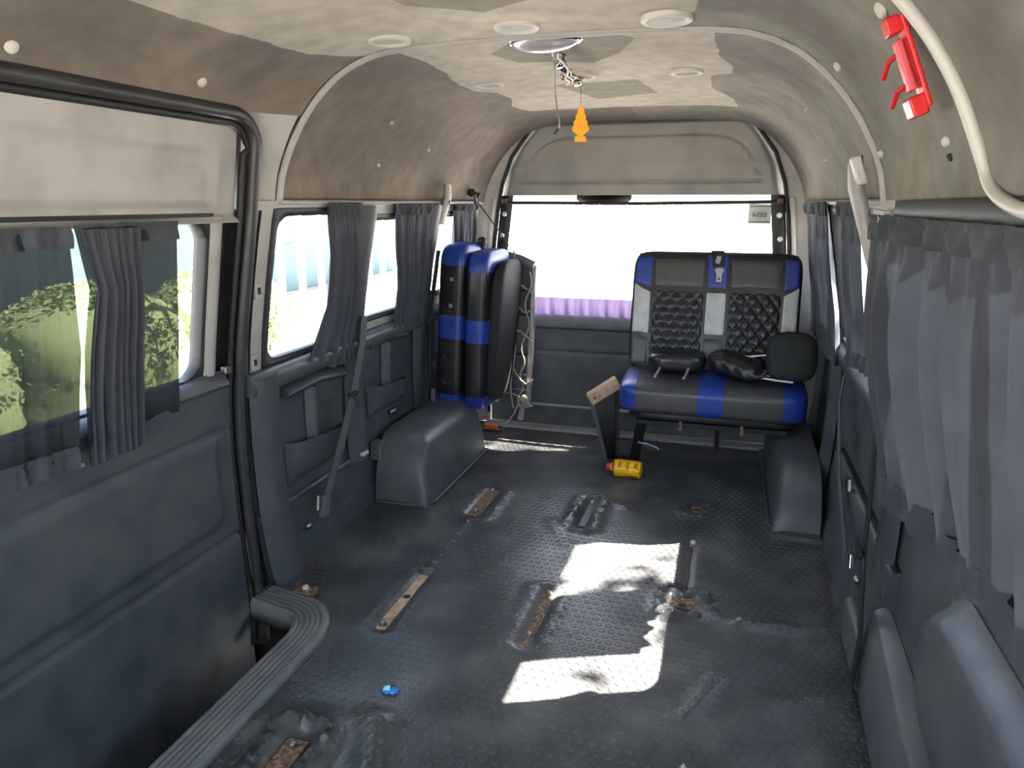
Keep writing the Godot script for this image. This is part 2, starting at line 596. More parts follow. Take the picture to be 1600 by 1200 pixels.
func shell() -> void:
	# left wall: cab, doorway, rear part with three windows
	var lw := struct_("wall_left", "left side wall of the van with grey lower trim under the side windows", "wall")
	part(lw, "cab_panel", wall_mesh(-1, [1.1, 0.85, -0.2, -0.35], ys_with([0.52, 1.12]), [[0.85, -0.2, 0.52, 1.12]]), M.plastic)
	var up := ys_with([0.655, 0.68, 0.72, 0.74, 1.125]).filter(func(y): return y >= 0.655)
	var dn := ys_with([0.655]).filter(func(y): return y <= 0.655)
	part(lw, "window_surround", wall_mesh(-1, [-1.66, -1.75, -2.215, -2.245, -2.89, -2.95, -3.40, -3.47], up, [[-1.75, -2.215, 0.68, 1.125], [-2.245, -2.89, 0.72, 1.10], [-2.95, -3.40, 0.74, 1.10]]), M.cream, "cream pillar and window surround")
	part(lw, "lower_trim", wall_mesh(-1, [-1.66, -3.47], dn, []), M.plastic, "dark grey plastic lower trim")
	# ledge under the windows
	part(lw, "window_ledge", MB.new().sweep([on_wall(-1, -1.66, 0.655), on_wall(-1, -2.4, 0.665), on_wall(-1, -3.47, 0.675)], [Vector2(-0.03, -0.055), Vector2(0.028, -0.05), Vector2(0.034, -0.01), Vector2(0.02, 0.012), Vector2(-0.03, 0.02)]), M.plastic_mid)
	# belt pillars and storage pockets in the lower trim
	for zc in [-2.28, -2.87]:
		part(lw, "belt_pillar", MB.new().grid(4, 10, func(a: float, b: float):
			var e := 0.03 * sin(PI * clampf(a, 0.0, 1.0))
			return on_wall(-1, zc + 0.055 * (1.0 - 2.0 * a) * (1.0 + 0.35 * (1.0 - b)), lerpf(0.2, 1.14, b), 0.008 + e)), M.plastic)
	for q in [[-1.83, -2.19, 0.26, 0.39, 0.50], [-2.38, -2.70, 0.33, 0.44, 0.55]]:
		part(lw, "pocket_front", MB.new().grid(16, 8, func(a: float, b: float):
			var e := 0.045 * pow(maxf(0.0, sin(PI * a)), 0.25) * pow(b, 0.4)
			return on_wall(-1, lerpf(q[0], q[1], a), lerpf(q[2], q[3] + 0.03 * (0.5 - a), b), 0.004 + e)), M.plastic)
		part(lw, "pocket_rib", MB.new().grid(4, 6, func(a: float, b: float):
			return on_wall(-1, q[0] - 0.13 - 0.05 * a, lerpf(q[3] - 0.01, q[4] + 0.06, b), 0.004 + 0.03 * sin(PI * a))), M.plastic_mid)
		part(lw, "pocket_brow", MB.new().sweep([on_wall(-1, q[0], q[4] + 0.07), on_wall(-1, (q[0] + q[1]) / 2, q[4] + 0.08), on_wall(-1, q[1], q[4] + 0.06)], [Vector2(-0.02, -0.012), Vector2(0.03, -0.014), Vector2(0.036, 0.005), Vector2(-0.02, 0.04)]), M.plastic)
	part(lw, "trim_step", MB.new().sweep([on_wall(-1, -1.67, 0.22), on_wall(-1, -2.33, 0.215)], [Vector2(-0.01, -0.02), Vector2(0.010, -0.015), Vector2(0.012, 0.0), Vector2(-0.01, 0.012)]), M.plastic)
	part(lw, "b_pillar_foot", MB.new().grid(6, 10, func(a: float, b: float): return on_wall(-1, lerpf(-1.655, -1.80, a), lerpf(0.0, 0.655, b), 0.012 + 0.028 * pow(sin(PI * clampf(a, 0.03, 0.97)), 0.4))), M.plastic)
	for y in [0.909, 0.70]:
		var sk := part(lw, "adjuster_slot", MB.new().rbox(on_wall(-1, -1.70, y, 0.003), Vector3(0.012, 0.05, 0.034), 0.006), M.cream)
		part(sk, "slot_hole", MB.new().rbox(on_wall(-1, -1.70, y, 0.010), Vector3(0.006, 0.02, 0.012), 0.003), M.black)

	# right wall
	var rw := struct_("wall_right", "right side wall of the van with dark trim behind the long curtains", "wall")
	part(rw, "cab_panel", wall_mesh(1, [1.1, 0.85, -0.48, -0.6], ys_with([0.52, 1.12]), [[0.85, -0.48, 0.52, 1.12]]), M.plastic)
	part(rw, "window_surround", wall_mesh(1, [-1.64, -1.82, -2.72, -2.78, -3.40, -3.47], up, [[-1.82, -2.72, 0.68, 1.125], [-2.78, -3.40, 0.72, 1.10]]), M.cream, "cream window surround")
	part(rw, "lower_trim", wall_mesh(1, [-1.64, -3.47], dn, []), M.plastic, "dark grey plastic lower trim")
	part(rw, "front_trim", wall_mesh(1, [-0.6, -1.64], ys_with([0.545]).filter(func(y): return y <= 0.545), []), M.plastic)
	part(rw, "front_surround", wall_mesh(1, [-0.6, -0.72, -1.64], ys_with([0.545, 0.575, 1.125]).filter(func(y): return y >= 0.545), [[-0.72, -1.64, 0.575, 1.125]]), M.plastic)
	part(rw, "window_ledge", MB.new().sweep([on_wall(1, -1.64, 0.652), on_wall(1, -2.3, 0.655), on_wall(1, -3.47, 0.665)], [Vector2(0.03, -0.055), Vector2(-0.024, -0.05), Vector2(-0.03, -0.01), Vector2(-0.018, 0.012), Vector2(0.03, 0.02)]), M.plastic_mid)
	for zc in [-1.73, -2.75]:
		part(rw, "belt_pillar", MB.new().grid(4, 10, func(a: float, b: float):
			var e := 0.03 * sin(PI * clampf(a, 0.0, 1.0))
			return on_wall(1, zc + 0.06 * (1.0 - 2.0 * a) * (1.0 + 0.3 * (1.0 - b)), lerpf(0.1, 0.72, b), 0.008 + e)), M.plastic)
	part(rw, "kick_panel", MB.new().grid(10, 14, func(a: float, b: float):
		var e := 0.06 * pow(maxf(0.0, sin(PI * b)), 0.25) * clampf(a * 1.2 + 0.6, 0.0, 1.0)
		return on_wall(1, lerpf(-1.66, -0.3, a), lerpf(0.02, lerpf(0.24, 0.17, a), b), 0.002 + e)), M.plastic_mid)
	part(rw, "armrest_panel", MB.new().grid(30, 24, func(a: float, b: float):
		# moulded panel with a rounded rear end
		var z := lerpf(-0.3, -1.30, a)
		var y := lerpf(0.265, 0.52, b)
		var q := Vector2(maxf(0.0, -1.12 - z) / 0.16, (y - 0.392) / 0.125)
		var e := 0.06 * pow(clampf(1.0 - pow(q.length(), 8.0), 0.0, 1.0), 0.35)
		return on_wall(1, z, y, 0.002 + e)), M.plastic)
	part(rw, "foot_box", MB.new().rbox(Vector3(0.405, 0.068, -1.76), Vector3(0.09, 0.13, 0.26), 0.02, Basis.IDENTITY, 3), M.plastic_mid)
	part(rw, "trim_rail", MB.new().sweep([on_wall(1, -1.62, 0.30, -0.005), on_wall(1, -2.5, 0.30, -0.005)], [Vector2(0.0, -0.05), Vector2(-0.03, -0.045), Vector2(-0.034, 0.03), Vector2(0.0, 0.05)]), M.plastic)

	# ceiling
	var cl := struct_("ceiling", "patchy grey and cream headliner curving down to the side windows", "ceiling")
	var uvf := func(z0: float, z1: float) -> Callable:
		return func(a: float, b: float): return Vector2(a, (0.6 - lerpf(z0, z1, b)) / 4.1)
	part(cl, "front_headliner", MB.new().grid(64, 30, func(a: float, b: float):
		# over the doorway the roof swells out to the weather strip
		var z := lerpf(0.6, -1.75, b)
		var s := lerpf(-0.746, 1.0, a)
		var p := roof_pt(s, z)
		if s < -0.35:
			var k := (-0.35 - s) / 0.396
			var p0 := roof_pt(-0.35, z)
			var p2 := Vector3(XC - 0.742, 1.372, z)
			var p1 := Vector3(XC - 0.665, 1.495, z)
			p = p0.lerp(p1, k).lerp(p1.lerp(p2, k), k).lerp(p, smoothstep(-1.62, -1.75, z))
		return p
		, func(a: float, b: float): return Vector2((lerpf(-0.746, 1.0, a) + 1.0) * 0.5, (0.6 - lerpf(0.6, -1.75, b)) / 4.1)), M.headliner)
	part(cl, "rear_headliner", MB.new().grid(96, 18, func(a: float, b: float):
		var z := lerpf(-1.75, -3.46, b)
		return roof_pt(a * 2.0 - 1.0, z, -0.012 + 0.03 * smoothstep(-3.30, -3.46, z))
		, uvf.call(-1.75, -3.46)), M.headliner)
	part(cl, "roof_skin", MB.new().grid(30, 24, func(a: float, b: float):
		var z := lerpf(1.1, -3.52, b)
		return roof_pt(a * 2.0 - 1.0, z, -0.05 - 0.14 * smoothstep(0.0, -0.5, a * 2.0 - 1.0) * smoothstep(-2.3, -1.6, z))), M.white_trim)
	part(cl, "roof_gap", MB.new().grid(30, 1, func(a: float, b: float): return roof_pt(a * 2.0 - 1.0, -1.745, 0.0 - 0.016 * b)), M.rubber)
	for sd in [-1.0, 1.0]:
		part(cl, "lower_edge", MB.new().sweep([on_wall(sd, -1.76, 1.15), on_wall(sd, -3.46, 1.15)], [Vector2(-0.012, -0.006), Vector2(0.012, -0.006), Vector2(0.012, 0.008), Vector2(-0.012, 0.008)]), M.cream)
	# white plugs pressed into the headliner
	for q in [[-1.168, 1.402, -0.979, 0.012], [-1.158, 1.412, -1.422, 0.012], [0.179, 1.413, -1.638, 0.010], [0.288, 1.249, -1.706, 0.008], [0.294, 1.238, -1.235, 0.008], [0.179, 1.413, -1.195, 0.012], [-1.09, 1.40, -2.25, 0.006], [-1.16, 1.27, -2.28, 0.006], [-1.12, 1.34, -2.62, 0.006], [0.17, 1.40, -2.3, 0.006], [0.26, 1.28, -2.55, 0.006]]:
		var p := Vector3(q[0], q[1], q[2])
		var nn := (Vector3(XC, 1.0, q[2]) - p).normalized()
		var bs := Basis(Quaternion(Vector3.UP, nn))
		var rr: float = q[3]
		part(cl, "trim_plug", MB.new().lathe([Vector2(rr, -0.004), Vector2(rr, 0.001), Vector2(rr * 0.7, 0.004), Vector2(0.0001, 0.005)], 14, Transform3D(bs, p + nn * (-0.009 if q[2] < -1.75 else 0.003))), M.white_trim)
	for q in [[-1.235, Vector2(0.305, 1.215)], [-1.255, Vector2(0.318, 1.19)]]:
		part(cl, "trim_hole", MB.new().rbox(Vector3(q[1].x - 0.004, q[1].y, q[0]), Vector3(0.008, 0.012, 0.008), 0.003, Basis(Vector3.BACK, 0.6)), M.black)

	# roof rib over the joint of the two headliners
	var rib := struct_("trim_1", "pale grey trim strip arching over the joint in the roof", "trim")
	var sec := [Vector2(-0.011, -0.004), Vector2(-0.009, 0.006), Vector2(0.009, 0.006), Vector2(0.011, -0.004)]
	var path := []
	for i in 61:
		path.append(roof_pt(-1.0 + i / 30.0, -1.765, 0.0))
	part(rib, "strip", MB.new().sweep(path, [Vector2(-0.008, -0.016), Vector2(0.008, -0.016), Vector2(0.008, 0.002), Vector2(0.004, 0.005), Vector2(-0.004, 0.005), Vector2(-0.008, 0.002)], Vector3.FORWARD), M.cream)
	# white edge strip of the front headliner on the right, turning forward over the window
	var edge := struct_("trim_2", "white plastic edge strip sweeping down the right of the roof beside the red clip", "trim")
	path = []
	for i in 16:
		path.append(roof_pt(0.15 + 0.77 * i / 15.0, -1.09, 0.006))
	for q in [[0.306, 1.195, -1.088], [0.309, 1.175, -1.07], [0.309, 1.158, -1.03], [0.305, 1.146, -0.96], [0.302, 1.139, -0.88], [0.300, 1.136, -0.7], [0.300, 1.136, -0.4]]:
		path.append(Vector3(q[0], q[1], q[2]))
	var sm := []
	for i in path.size() - 1:
		for k in 4:
			sm.append(path[i].cubic_interpolate(path[i + 1], path[maxi(i - 1, 0)], path[mini(i + 2, path.size() - 1)], k / 4.0))
	part(edge, "strip", MB.new().tube(sm, 0.0085, 10), M.white_trim)

	# cab front with its windscreen
	var fw := struct_("wall_front", "cab front below and above the windscreen behind the viewer", "wall")
	var x0 := XC - 0.88
	var x1 := XC + 0.88
	part(fw, "dash_wall", MB.new().rbox(Vector3(XC, 0.22, 1.12), Vector3(1.84, 0.9, 0.06), 0.01), M.plastic)
	part(fw, "header", MB.new().rbox(Vector3(XC, 1.43, 0.86), Vector3(1.84, 0.30, 0.60), 0.02), M.cream)
	var ws := struct_("window_1", "windscreen behind the viewer", "windscreen")
	part(ws, "pane", MB.new().quad(Vector3(x0, 0.66, 1.12), Vector3(x1, 0.66, 1.12), Vector3(x1, 1.30, 0.95), Vector3(x0, 1.30, 0.95)), M.glass)

# ---------------------------------------------------------------- windows, sliding door, tailgate
func side_window(n: int, side: float, z0: float, z1: float, y0: float, y1: float, label: String, mull := []) -> void:
	var w := struct_("window_%d" % n, label, "window")
	part(w, "frame", frame_mesh(side, z0, z1, y0, y1, 0.045, 0.012, 0.006, 0.03), M.frame)
	part(w, "pane", pane_mesh(side, z0 + 0.008, z1 - 0.008, y0 - 0.004, y1 + 0.004, -0.028), M.glass)
	for z in mull:
		part(w, "sliding_frame", MB.new().grid(2, 8, func(a: float, b: float): return on_wall(side, z + (a - 0.5) * 0.03, lerpf(y0, y1, b), -0.018 + 0.008 * sin(PI * a))), M.frame)

func openings() -> void:
	side_window(2, -1, -1.75, -2.215, 0.68, 1.125, "side window just behind the sliding door, half open to daylight")
	side_window(3, -1, -2.245, -2.89, 0.72, 1.10, "middle left window between two bunched dark curtains")
	side_window(4, -1, -2.95, -3.40, 0.74, 1.10, "rearmost left window above the folded blue and black seat")
	side_window(5, 1, -0.72, -1.64, 0.575, 1.125, "front right window behind the long grey curtain", [-1.2])
	side_window(6, 1, -1.82, -2.72, 0.68, 1.125, "right window with glints between two narrow dark curtains", [])
	side_window(7, 1, -2.78, -3.40, 0.72, 1.10, "rearmost right window behind the bench seat")
	for sd in [-1.0, 1.0]:
		var cw := struct_("window_%d" % (8 if sd < 0 else 9), "cab door window on the %s behind the viewer" % ("left" if sd < 0 else "right"), "window")
		part(cw, "pane", pane_mesh(sd, 0.85, -0.2 if sd < 0 else -0.48, 0.52, 1.12, -0.02), M.glass)

	# sliding door in the left wall
	var d := struct_("door_1", "sliding side door with cream upper panel and grey lower panel", "door")
	var dz0 := -0.30
	var dz1 := -1.655
	var dx := func(y: float) -> float:
		return along([[0.90, -0.3], [0.905, 0.0], [0.912, 0.25], [0.912, 0.45], [0.90, 0.62], [0.875, 0.78], [0.845, 0.94], [0.815, 1.10], [0.80, 1.20], [0.772, 1.37]], y)
	var dp := func(z: float, y: float, off: float) -> Vector3: return Vector3(XC - dx.call(y) + off, y, z)
	# upper panel with a pressed, rounded field
	part(d, "upper_panel", MB.new().grid(90, 34, func(a: float, b: float):
		var z := lerpf(dz0, -1.618, a)
		var y := lerpf(1.10, 1.385, b)
		var e := 0.0
		var f := maxf(maxf(z - -0.42, -1.535 - z), maxf(1.143 - y, y - 1.285 + 0.02 * clampf((z + 0.9) / -0.7, 0.0, 1.0)))
		e = -0.012 * smoothstep(0.006, -0.006, f)
		var lip := 0.018 * smoothstep(1.118, 1.104, y)
		return dp.call(z, y, 0.004 + e + lip)), M.cream, "cream pressed upper panel")
	# window surround, pane, post
	var hole := [-0.42, -1.512, 0.70, 1.10]
	part(d, "window_frame", MB.new().grid(100, 3, func(a: float, b: float):
		var rr := rounded(hole[0], hole[1], hole[2], hole[3], 0.05)
		var p: Vector2 = rr[int(a * rr.size()) % rr.size()]
		var c := Vector2((hole[0] + hole[1]) / 2, (hole[2] + hole[3]) / 2)
		var dd := p - c
		var o := c + dd * minf(0.575 / maxf(absf(dd.x), 1e-5), 0.225 / maxf(absf(dd.y), 1e-5))
		var j := int(round(b * 3))
		if j == 0: return dp.call(p.x, p.y, -0.03)
		if j == 1: return dp.call(p.x, p.y, 0.006)
		if j == 2: return dp.call(p.lerp(o, 0.5).x, p.lerp(o, 0.5).y, 0.008)
		return dp.call(o.x, o.y, 0.004)), M.frame)
	part(d, "pane", MB.new().grid(4, 6, func(a: float, b: float): return dp.call(lerpf(-0.40, -1.53, a), lerpf(0.69, 1.11, b), -0.02)), M.glass)
	part(d, "window_post", MB.new().grid(8, 10, func(a: float, b: float): return dp.call(lerpf(-1.522, -1.572, a), lerpf(0.675, 1.115, b), 0.006 + 0.012 * sin(PI * a))), M.cream, "cream post at the window's rear edge")
	part(d, "rear_edge", MB.new().grid(4, 20, func(a: float, b: float): return dp.call(lerpf(-1.568, -1.68, a), lerpf(-0.25, 1.40, b), 0.0 - 0.03 * a)), M.rubber)
	part(d, "front_edge", MB.new().grid(2, 20, func(a: float, b: float): return dp.call(lerpf(-0.30, -0.44, a), lerpf(-0.25, 1.12, b), 0.0)), M.plastic)
	# lower panel: ledge, grooves and a raised rounded field
	part(d, "lower_panel", MB.new().grid(110, 90, func(a: float, b: float):
		var z := lerpf(dz0, -1.60, a)
		var y := lerpf(-0.25, 0.70, b)
		var e := 0.012
		e += 0.02 * smoothstep(0.70, 0.655, y)
		e -= 0.007 * smoothstep(0.008, 0.0, absf(y - 0.535 - 0.012 * (z + 1.0)))
		var f := maxf(maxf(z - -0.42, -1.535 - z), maxf(0.262 - y, y - 0.52))
		e += 0.010 * smoothstep(0.010, -0.010, f)
		e -= 0.008 * smoothstep(0.009, 0.0, absf(y - 0.205))
		return dp.call(z, y, e)), M.plastic, "dark blue-grey moulded lower panel")
	part(d, "window_sill", MB.new().sweep([dp.call(-0.3, 0.672, 0.035), dp.call(-1.58, 0.672, 0.035)], [Vector2(-0.035, -0.012), Vector2(0.008, -0.014), Vector2(0.012, 0.0), Vector2(-0.012, 0.022), Vector2(-0.04, 0.026)]), M.plastic_mid)
	part(d, "latch", MB.new().rbox(dp.call(-1.60, 0.70, 0.02), Vector3(0.02, 0.025, 0.03), 0.006), M.steel)
	part(d, "curtain_clip", MB.new().rbox(dp.call(-1.105, 0.60, 0.038), Vector3(0.01, 0.014, 0.016), 0.003), M.steel)
	part(d, "outer_skin", MB.new().grid(4, 12, func(a: float, b: float): return dp.call(lerpf(-0.30, -1.66, a), lerpf(-0.3, 0.69, b), -0.05)), M.white_trim)
	part(d, "outer_top", MB.new().grid(4, 6, func(a: float, b: float): return dp.call(lerpf(-0.30, -1.66, a), lerpf(1.11, 1.40, b), -0.05)), M.white_trim)

	# body side over and behind the doorway
	var lt := struct_("trim_3", "cream pillar cap between the sliding doorway and the roof rib", "trim")
	part(lt, "cab_rail", MB.new().grid(2, 6, func(a: float, b: float): return Vector3(XC - 0.765, 1.15, lerpf(1.1, -0.3, a)).lerp(Vector3(XC - 0.742, 1.375, lerpf(1.1, -0.3, a)), b)), M.cream)
	part(lt, "pillar_return", MB.new().grid(6, 14, func(a: float, b: float):
		var y := lerpf(1.12, 1.385, b)
		return Vector3(XC - dx.call(y), y, -1.665).lerp(Vector3(XC - hw(y) + 0.002, y, -1.755), a)), M.cream)
	part(lt, "pillar_inner", MB.new().grid(2, 20, func(a: float, b: float):
		var y := lerpf(-0.3, 1.13, b)
		return Vector3(XC - hw(maxf(y, 0.0)) + 0.01, y, -1.675).lerp(dp.call(-1.69, y, -0.06), a)), M.rubber)
	# weather strip round the doorway
	var seal := struct_("trim_4", "black rubber weather strip around the sliding doorway", "trim")
	var p := []
	for z in [-0.0, -0.5, -1.0, -1.3, -1.5, -1.57]:
		p.append(Vector3(XC - 0.742, 1.365, z))
	for i in 7:
		var a := PI / 2 * (i + 1) / 8.0
		p.append(Vector3(XC - 0.745, 1.365 - 0.075 * (1 - cos(a)), -1.575 - 0.075 * sin(a)))
	for i in 26:
		var y := lerpf(1.27, -0.02, i / 25.0)
		p.append(Vector3(XC - dx.call(y) + 0.035, y, -1.652 + 0.012 * sin(PI * i / 25.0)))
	p.append(Vector3(XC - 0.84, -0.08, -1.62))
	p.append(Vector3(XC - 0.80, -0.12, -1.56))
	part(seal, "strip", MB.new().tube(p, 0.017, 10), M.rubber)
	var p2 := []
	for q in p:
		p2.append(q + Vector3(-0.018, -0.022 if q.y > 1.3 else 0.0, 0.022 if q.y <= 1.3 else 0.004))
	part(seal, "inner_lip", MB.new().tube(p2, 0.010, 8), M.black)

	# step well and the ribbed sill plate
	var st := struct_("trim_5", "ribbed grey sill plate curving round the end of the step well", "sill plate")
	p = []
	for z in [0.3, -0.3, -0.7, -1.0, -1.25, -1.42]:
		p.append(Vector3(-1.026, 0.004, z))
	for i in 9:
		var a := PI / 2 * (i + 1) / 9.0
		p.append(Vector3(-1.026 - 0.115 * (1 - cos(a)), 0.004, -1.42 - 0.155 * sin(a)))
	p.append(Vector3(-1.19, 0.004, -1.585))
	p.append(Vector3(-1.265, 0.004, -1.60))
	var s := [Vector2(-0.052, -0.05), Vector2(-0.054, 0.004)]
	for i in 6:
		var x := -0.047 + i * 0.0148
		s.append_array([Vector2(x, 0.013), Vector2(x + 0.002, 0.018), Vector2(x + 0.0095, 0.018), Vector2(x + 0.0115, 0.013)])
	s.append_array([Vector2(0.045, 0.016), Vector2(0.052, 0.006), Vector2(0.052, -0.02)])
	part(st, "plate", MB.new().sweep(p, s), M.sill)
	var well := struct_("floor_step", "dark step well between the sill plate and the sliding door", "step")
	part(well, "tread", MB.new().rbox(Vector3(-1.22, -0.28, -0.75), Vector3(0.40, 0.04, 1.9), 0.005), M.black)
	part(well, "riser", MB.new().rbox(Vector3(-1.065, -0.14, -0.7), Vector3(0.03, 0.26, 1.75), 0.005), M.black)
	part(well, "rear_riser", MB.new().rbox(Vector3(-1.22, -0.14, -1.67), Vector3(0.36, 0.27, 0.03), 0.005), M.black)

	tailgate()

func tailgate() -> void:
	var zt := -3.50
	# body frame around the tailgate
	var fr := struct_("wall_rear", "cream body frame around the tailgate opening", "wall")
	part(fr, "frame", MB.new().grid(1, 56, func(a: float, b: float):
		var s := b * 2.0 - 1.0
		var ss := signf(s) if s != 0 else 1.0
		var q := absf(s)                        # 0 at the top middle, 1 at the floor
		var inner: Vector2
		var outer: Vector2
		if q < 0.5:
			var o := roof_pt(q * 2.0, 0)
			outer = Vector2(o.x - XC, o.y + 0.012)
			inner = Vector2(outer.x * 0.872, lerpf(1.532, 1.155, pow(q * 2.0, 3.0)))
			inner.x = minf(inner.x, along(HATCH, inner.y) + 0.004)
			inner.y = minf(inner.y, outer.y - 0.004)
			if q * 2.0 > 0.45:
				inner = Vector2(along(HATCH, outer.y) + 0.004, outer.y)
		else:
			var y := lerpf(1.155, 0.0, (q - 0.5) * 2.0)
			outer = Vector2(hw(y) + 0.01, y)
			inner = Vector2(along(HATCH, y) + 0.004, y)
		var p := outer.lerp(inner, a)
		return Vector3(XC + ss * p.x, p.y, -3.45 - 0.055 * a)), M.cream)
	part(fr, "outer_skin", MB.new().quad(Vector3(XC - 1.0, 1.0, -3.53), Vector3(XC - 0.74, 1.0, -3.53), Vector3(XC - 0.74, -0.2, -3.53), Vector3(XC - 1.0, -0.2, -3.53)).quad(Vector3(XC + 1.0, 1.0, -3.53), Vector3(XC + 0.74, 1.0, -3.53), Vector3(XC + 0.74, -0.2, -3.53), Vector3(XC + 1.0, -0.2, -3.53)), M.white_trim)
	part(fr, "top_skin", MB.new().rbox(Vector3(XC, 1.56, -3.50), Vector3(1.5, 0.06, 0.1), 0.01), M.white_trim)
	for sd in [-1.0, 1.0]:
		var pp := []
		for i in 12:
			var y := lerpf(0.05, 1.50, i / 11.0)
			pp.append(Vector3(XC + sd * (along(HATCH, y) + 0.008), y, -3.492))
		part(fr, "seal", MB.new().tube(pp, 0.009, 6), M.black)
		pp = []
		for i in 8:
			var y := lerpf(0.80, 1.17, i / 7.0)
			pp.append(Vector3(XC + sd * (along(HATCH, y) + 0.030), y, -3.478))
		part(fr, "pillar_bead", MB.new().tube(pp, 0.010, 6), M.white_trim)

	var d := struct_("door_2", "tailgate with grey upper panel, wide window and dark lower panel", "tailgate")
	part(d, "upper_panel", MB.new().grid(110, 60, func(a: float, b: float):
		var y := lerpf(1.185, 1.528, b)
		var x := (a * 2.0 - 1.0) * along(HATCH, y)
		var q := Vector2(x, y)
		# groove along a rounded trapezoid
		var w := lerpf(0.575, 0.475, clampf((y - 1.25) / 0.2, 0.0, 1.0))
		var f := maxf(absf(x) - w, maxf(1.245 - y, y - 1.455 + 0.35 * pow(absf(x) / 0.6, 8.0)))
		var g := -0.012 * smoothstep(0.010, 0.0, absf(f))
		return Vector3(XC + x, y, zt + 0.03 * (1.0 - absf(b - 0.4)) + g - 0.04 * smoothstep(0.93, 1.0, maxf(absf(a * 2 - 1), b)))), M.grey_panel, "grey upper panel with a pressed outline")
	part(d, "outer_panel", MB.new().rbox(Vector3(XC, 1.40, -3.575), Vector3(1.66, 0.42, 0.02), 0.005), M.white_trim)
	part(d, "panel_underside", MB.new().grid(20, 1, func(a: float, b: float): return Vector3(XC + (a * 2.0 - 1.0) * 0.668, 1.185, lerpf(zt + 0.02, -3.56, b))), M.cream)
	part(d, "pane", MB.new().grid(4, 4, func(a: float, b: float):
		var y := lerpf(0.60, 1.20, b)
		return Vector3(XC + (a * 2.0 - 1.0) * along(HATCH, y), y, -3.545)), M.glass)
	for sd in [-1.0, 1.0]:
		part(d, "side_post", MB.new().grid(4, 10, func(a: float, b: float):
			var y := lerpf(0.58, 1.185, b)
			return Vector3(XC + sd * (along(HATCH, y) - 0.062 * a), y, zt + 0.012 * sin(PI * a))), M.frame)
		for y in [1.095, 0.99]:
			part(d, "post_plug", MB.new().lathe([Vector2(0.012, 0.0), Vector2(0.012, 0.003), Vector2(0.007, 0.006), Vector2(0.0001, 0.006)], 14, Transform3D(Basis(Vector3.RIGHT, PI / 2), Vector3(XC + sd * (along(HATCH, y) - 0.028), y, zt + 0.010))), M.white)
	part(d, "waist_bar", MB.new().sweep([Vector3(XC - 0.72, 0.57, zt), Vector3(XC + 0.72, 0.57, zt)], [Vector2(-0.06, -0.04), Vector2(0.018, -0.045), Vector2(0.024, -0.03), Vector2(0.02, 0.03), Vector2(0.0, 0.04), Vector2(-0.06, 0.042)]), M.plastic_mid)
	part(d, "lower_panel", MB.new().grid(20, 60, func(a: float, b: float):
		var y := lerpf(0.0, 0.535, b)
		var g := -0.010 * smoothstep(0.008, 0.0, absf(y - 0.405)) - 0.02 * smoothstep(0.12, 0.105, y)
		return Vector3(XC + (a * 2.0 - 1.0) * 0.735, y, zt + 0.004 + g)), M.plastic)
	part(d, "stop_lamp_cover", MB.new().grid(20, 8, func(a: float, b: float):
		var x := lerpf(-0.135, 0.135, a)
		return Vector3(-0.605 + x, lerpf(1.19, 1.115 + 0.05 * pow(absf(x) / 0.135, 2.0), b), zt - 0.02 + 0.04 * sin(PI * b) * cos(PI * (a - 0.5)))), M.frame)
	part(d, "outer_skin", MB.new().rbox(Vector3(XC, 0.2, -3.56), Vector3(1.5, 0.8, 0.02), 0.005), M.white_trim)
	var rod := thing("curtain_rod", "thin dark rod across the top of the tailgate window", "curtain rod", Vector3(XC, 1.148, -3.478))
	part(rod, "rod", MB.new().tube([Vector3(XC - 0.64, 1.150, -3.478), Vector3(XC, 1.146, -3.478), Vector3(XC + 0.65, 1.154, -3.478)], 0.0085, 8), M.frame)
	for sd in [-1.0, 1.0]:
		part(rod, "end_bracket", MB.new().rbox(Vector3(XC + sd * 0.648, 1.158, -3.478), Vector3(0.03, 0.022, 0.02), 0.004), M.rust)
	# threshold
	var th := struct_("trim_6", "pale metal threshold strip along the rear edge of the floor", "threshold")
	part(th, "strip", MB.new().sweep([Vector3(XC - 0.74, 0.010, -3.435), Vector3(XC + 0.74, 0.010, -3.435)], [Vector2(-0.045, -0.012), Vector2(-0.045, 0.000), Vector2(-0.03, 0.006), Vector2(0.03, 0.006), Vector2(0.045, 0.000), Vector2(0.045, -0.012)]), worn(Color(0.56, 0.56, 0.55), 0.5, M.cream.albedo_texture, null, 3.0))
	var am := thing("amber_reflector", "small amber reflector glowing in the left rear floor corner", "reflector", Vector3(-1.13, 0.012, -3.33))
	part(am, "lens", MB.new().rbox(Vector3(-1.125, 0.020, -3.335), Vector3(0.07, 0.022, 0.03), 0.004), mat(Color(0.85, 0.42, 0.12), 0.3))
	part(am, "base", MB.new().rbox(Vector3(-1.125, 0.008, -3.335), Vector3(0.09, 0.008, 0.045), 0.002), M.rust)
	# registration sticker on the glass, read from outside
	var sk := thing("window_sticker", "grey sticker with mirrored number in the corner of the tailgate window", "sticker", Vector3(0.118, 1.10, -3.535))
	part(sk, "sheet", MB.new().rbox(Vector3(0.118, 1.10, -3.535), Vector3(0.10, 0.088, 0.002), 0.0008), mat(Color(0.62, 0.64, 0.60), 0.7))
	var tm := TextMesh.new()
	tm.text = "E054"
	var sf := SystemFont.new()
	sf.font_names = PackedStringArray(["Droid Sans"])
	sf.font_weight = 700
	tm.font = sf
	tm.font_size = 32
	tm.pixel_size = 0.00092
	tm.depth = 0.0008
	var tn := MeshInstance3D.new()
	tn.name = "lettering"
	tn.mesh = tm
	tn.material_override = mat(Color(0.30, 0.33, 0.31), 0.7)
	tn.rotation.y = PI
	tn.position = Vector3(0.0, -0.004, 0.0018)
	sk.add_child(tn, true)
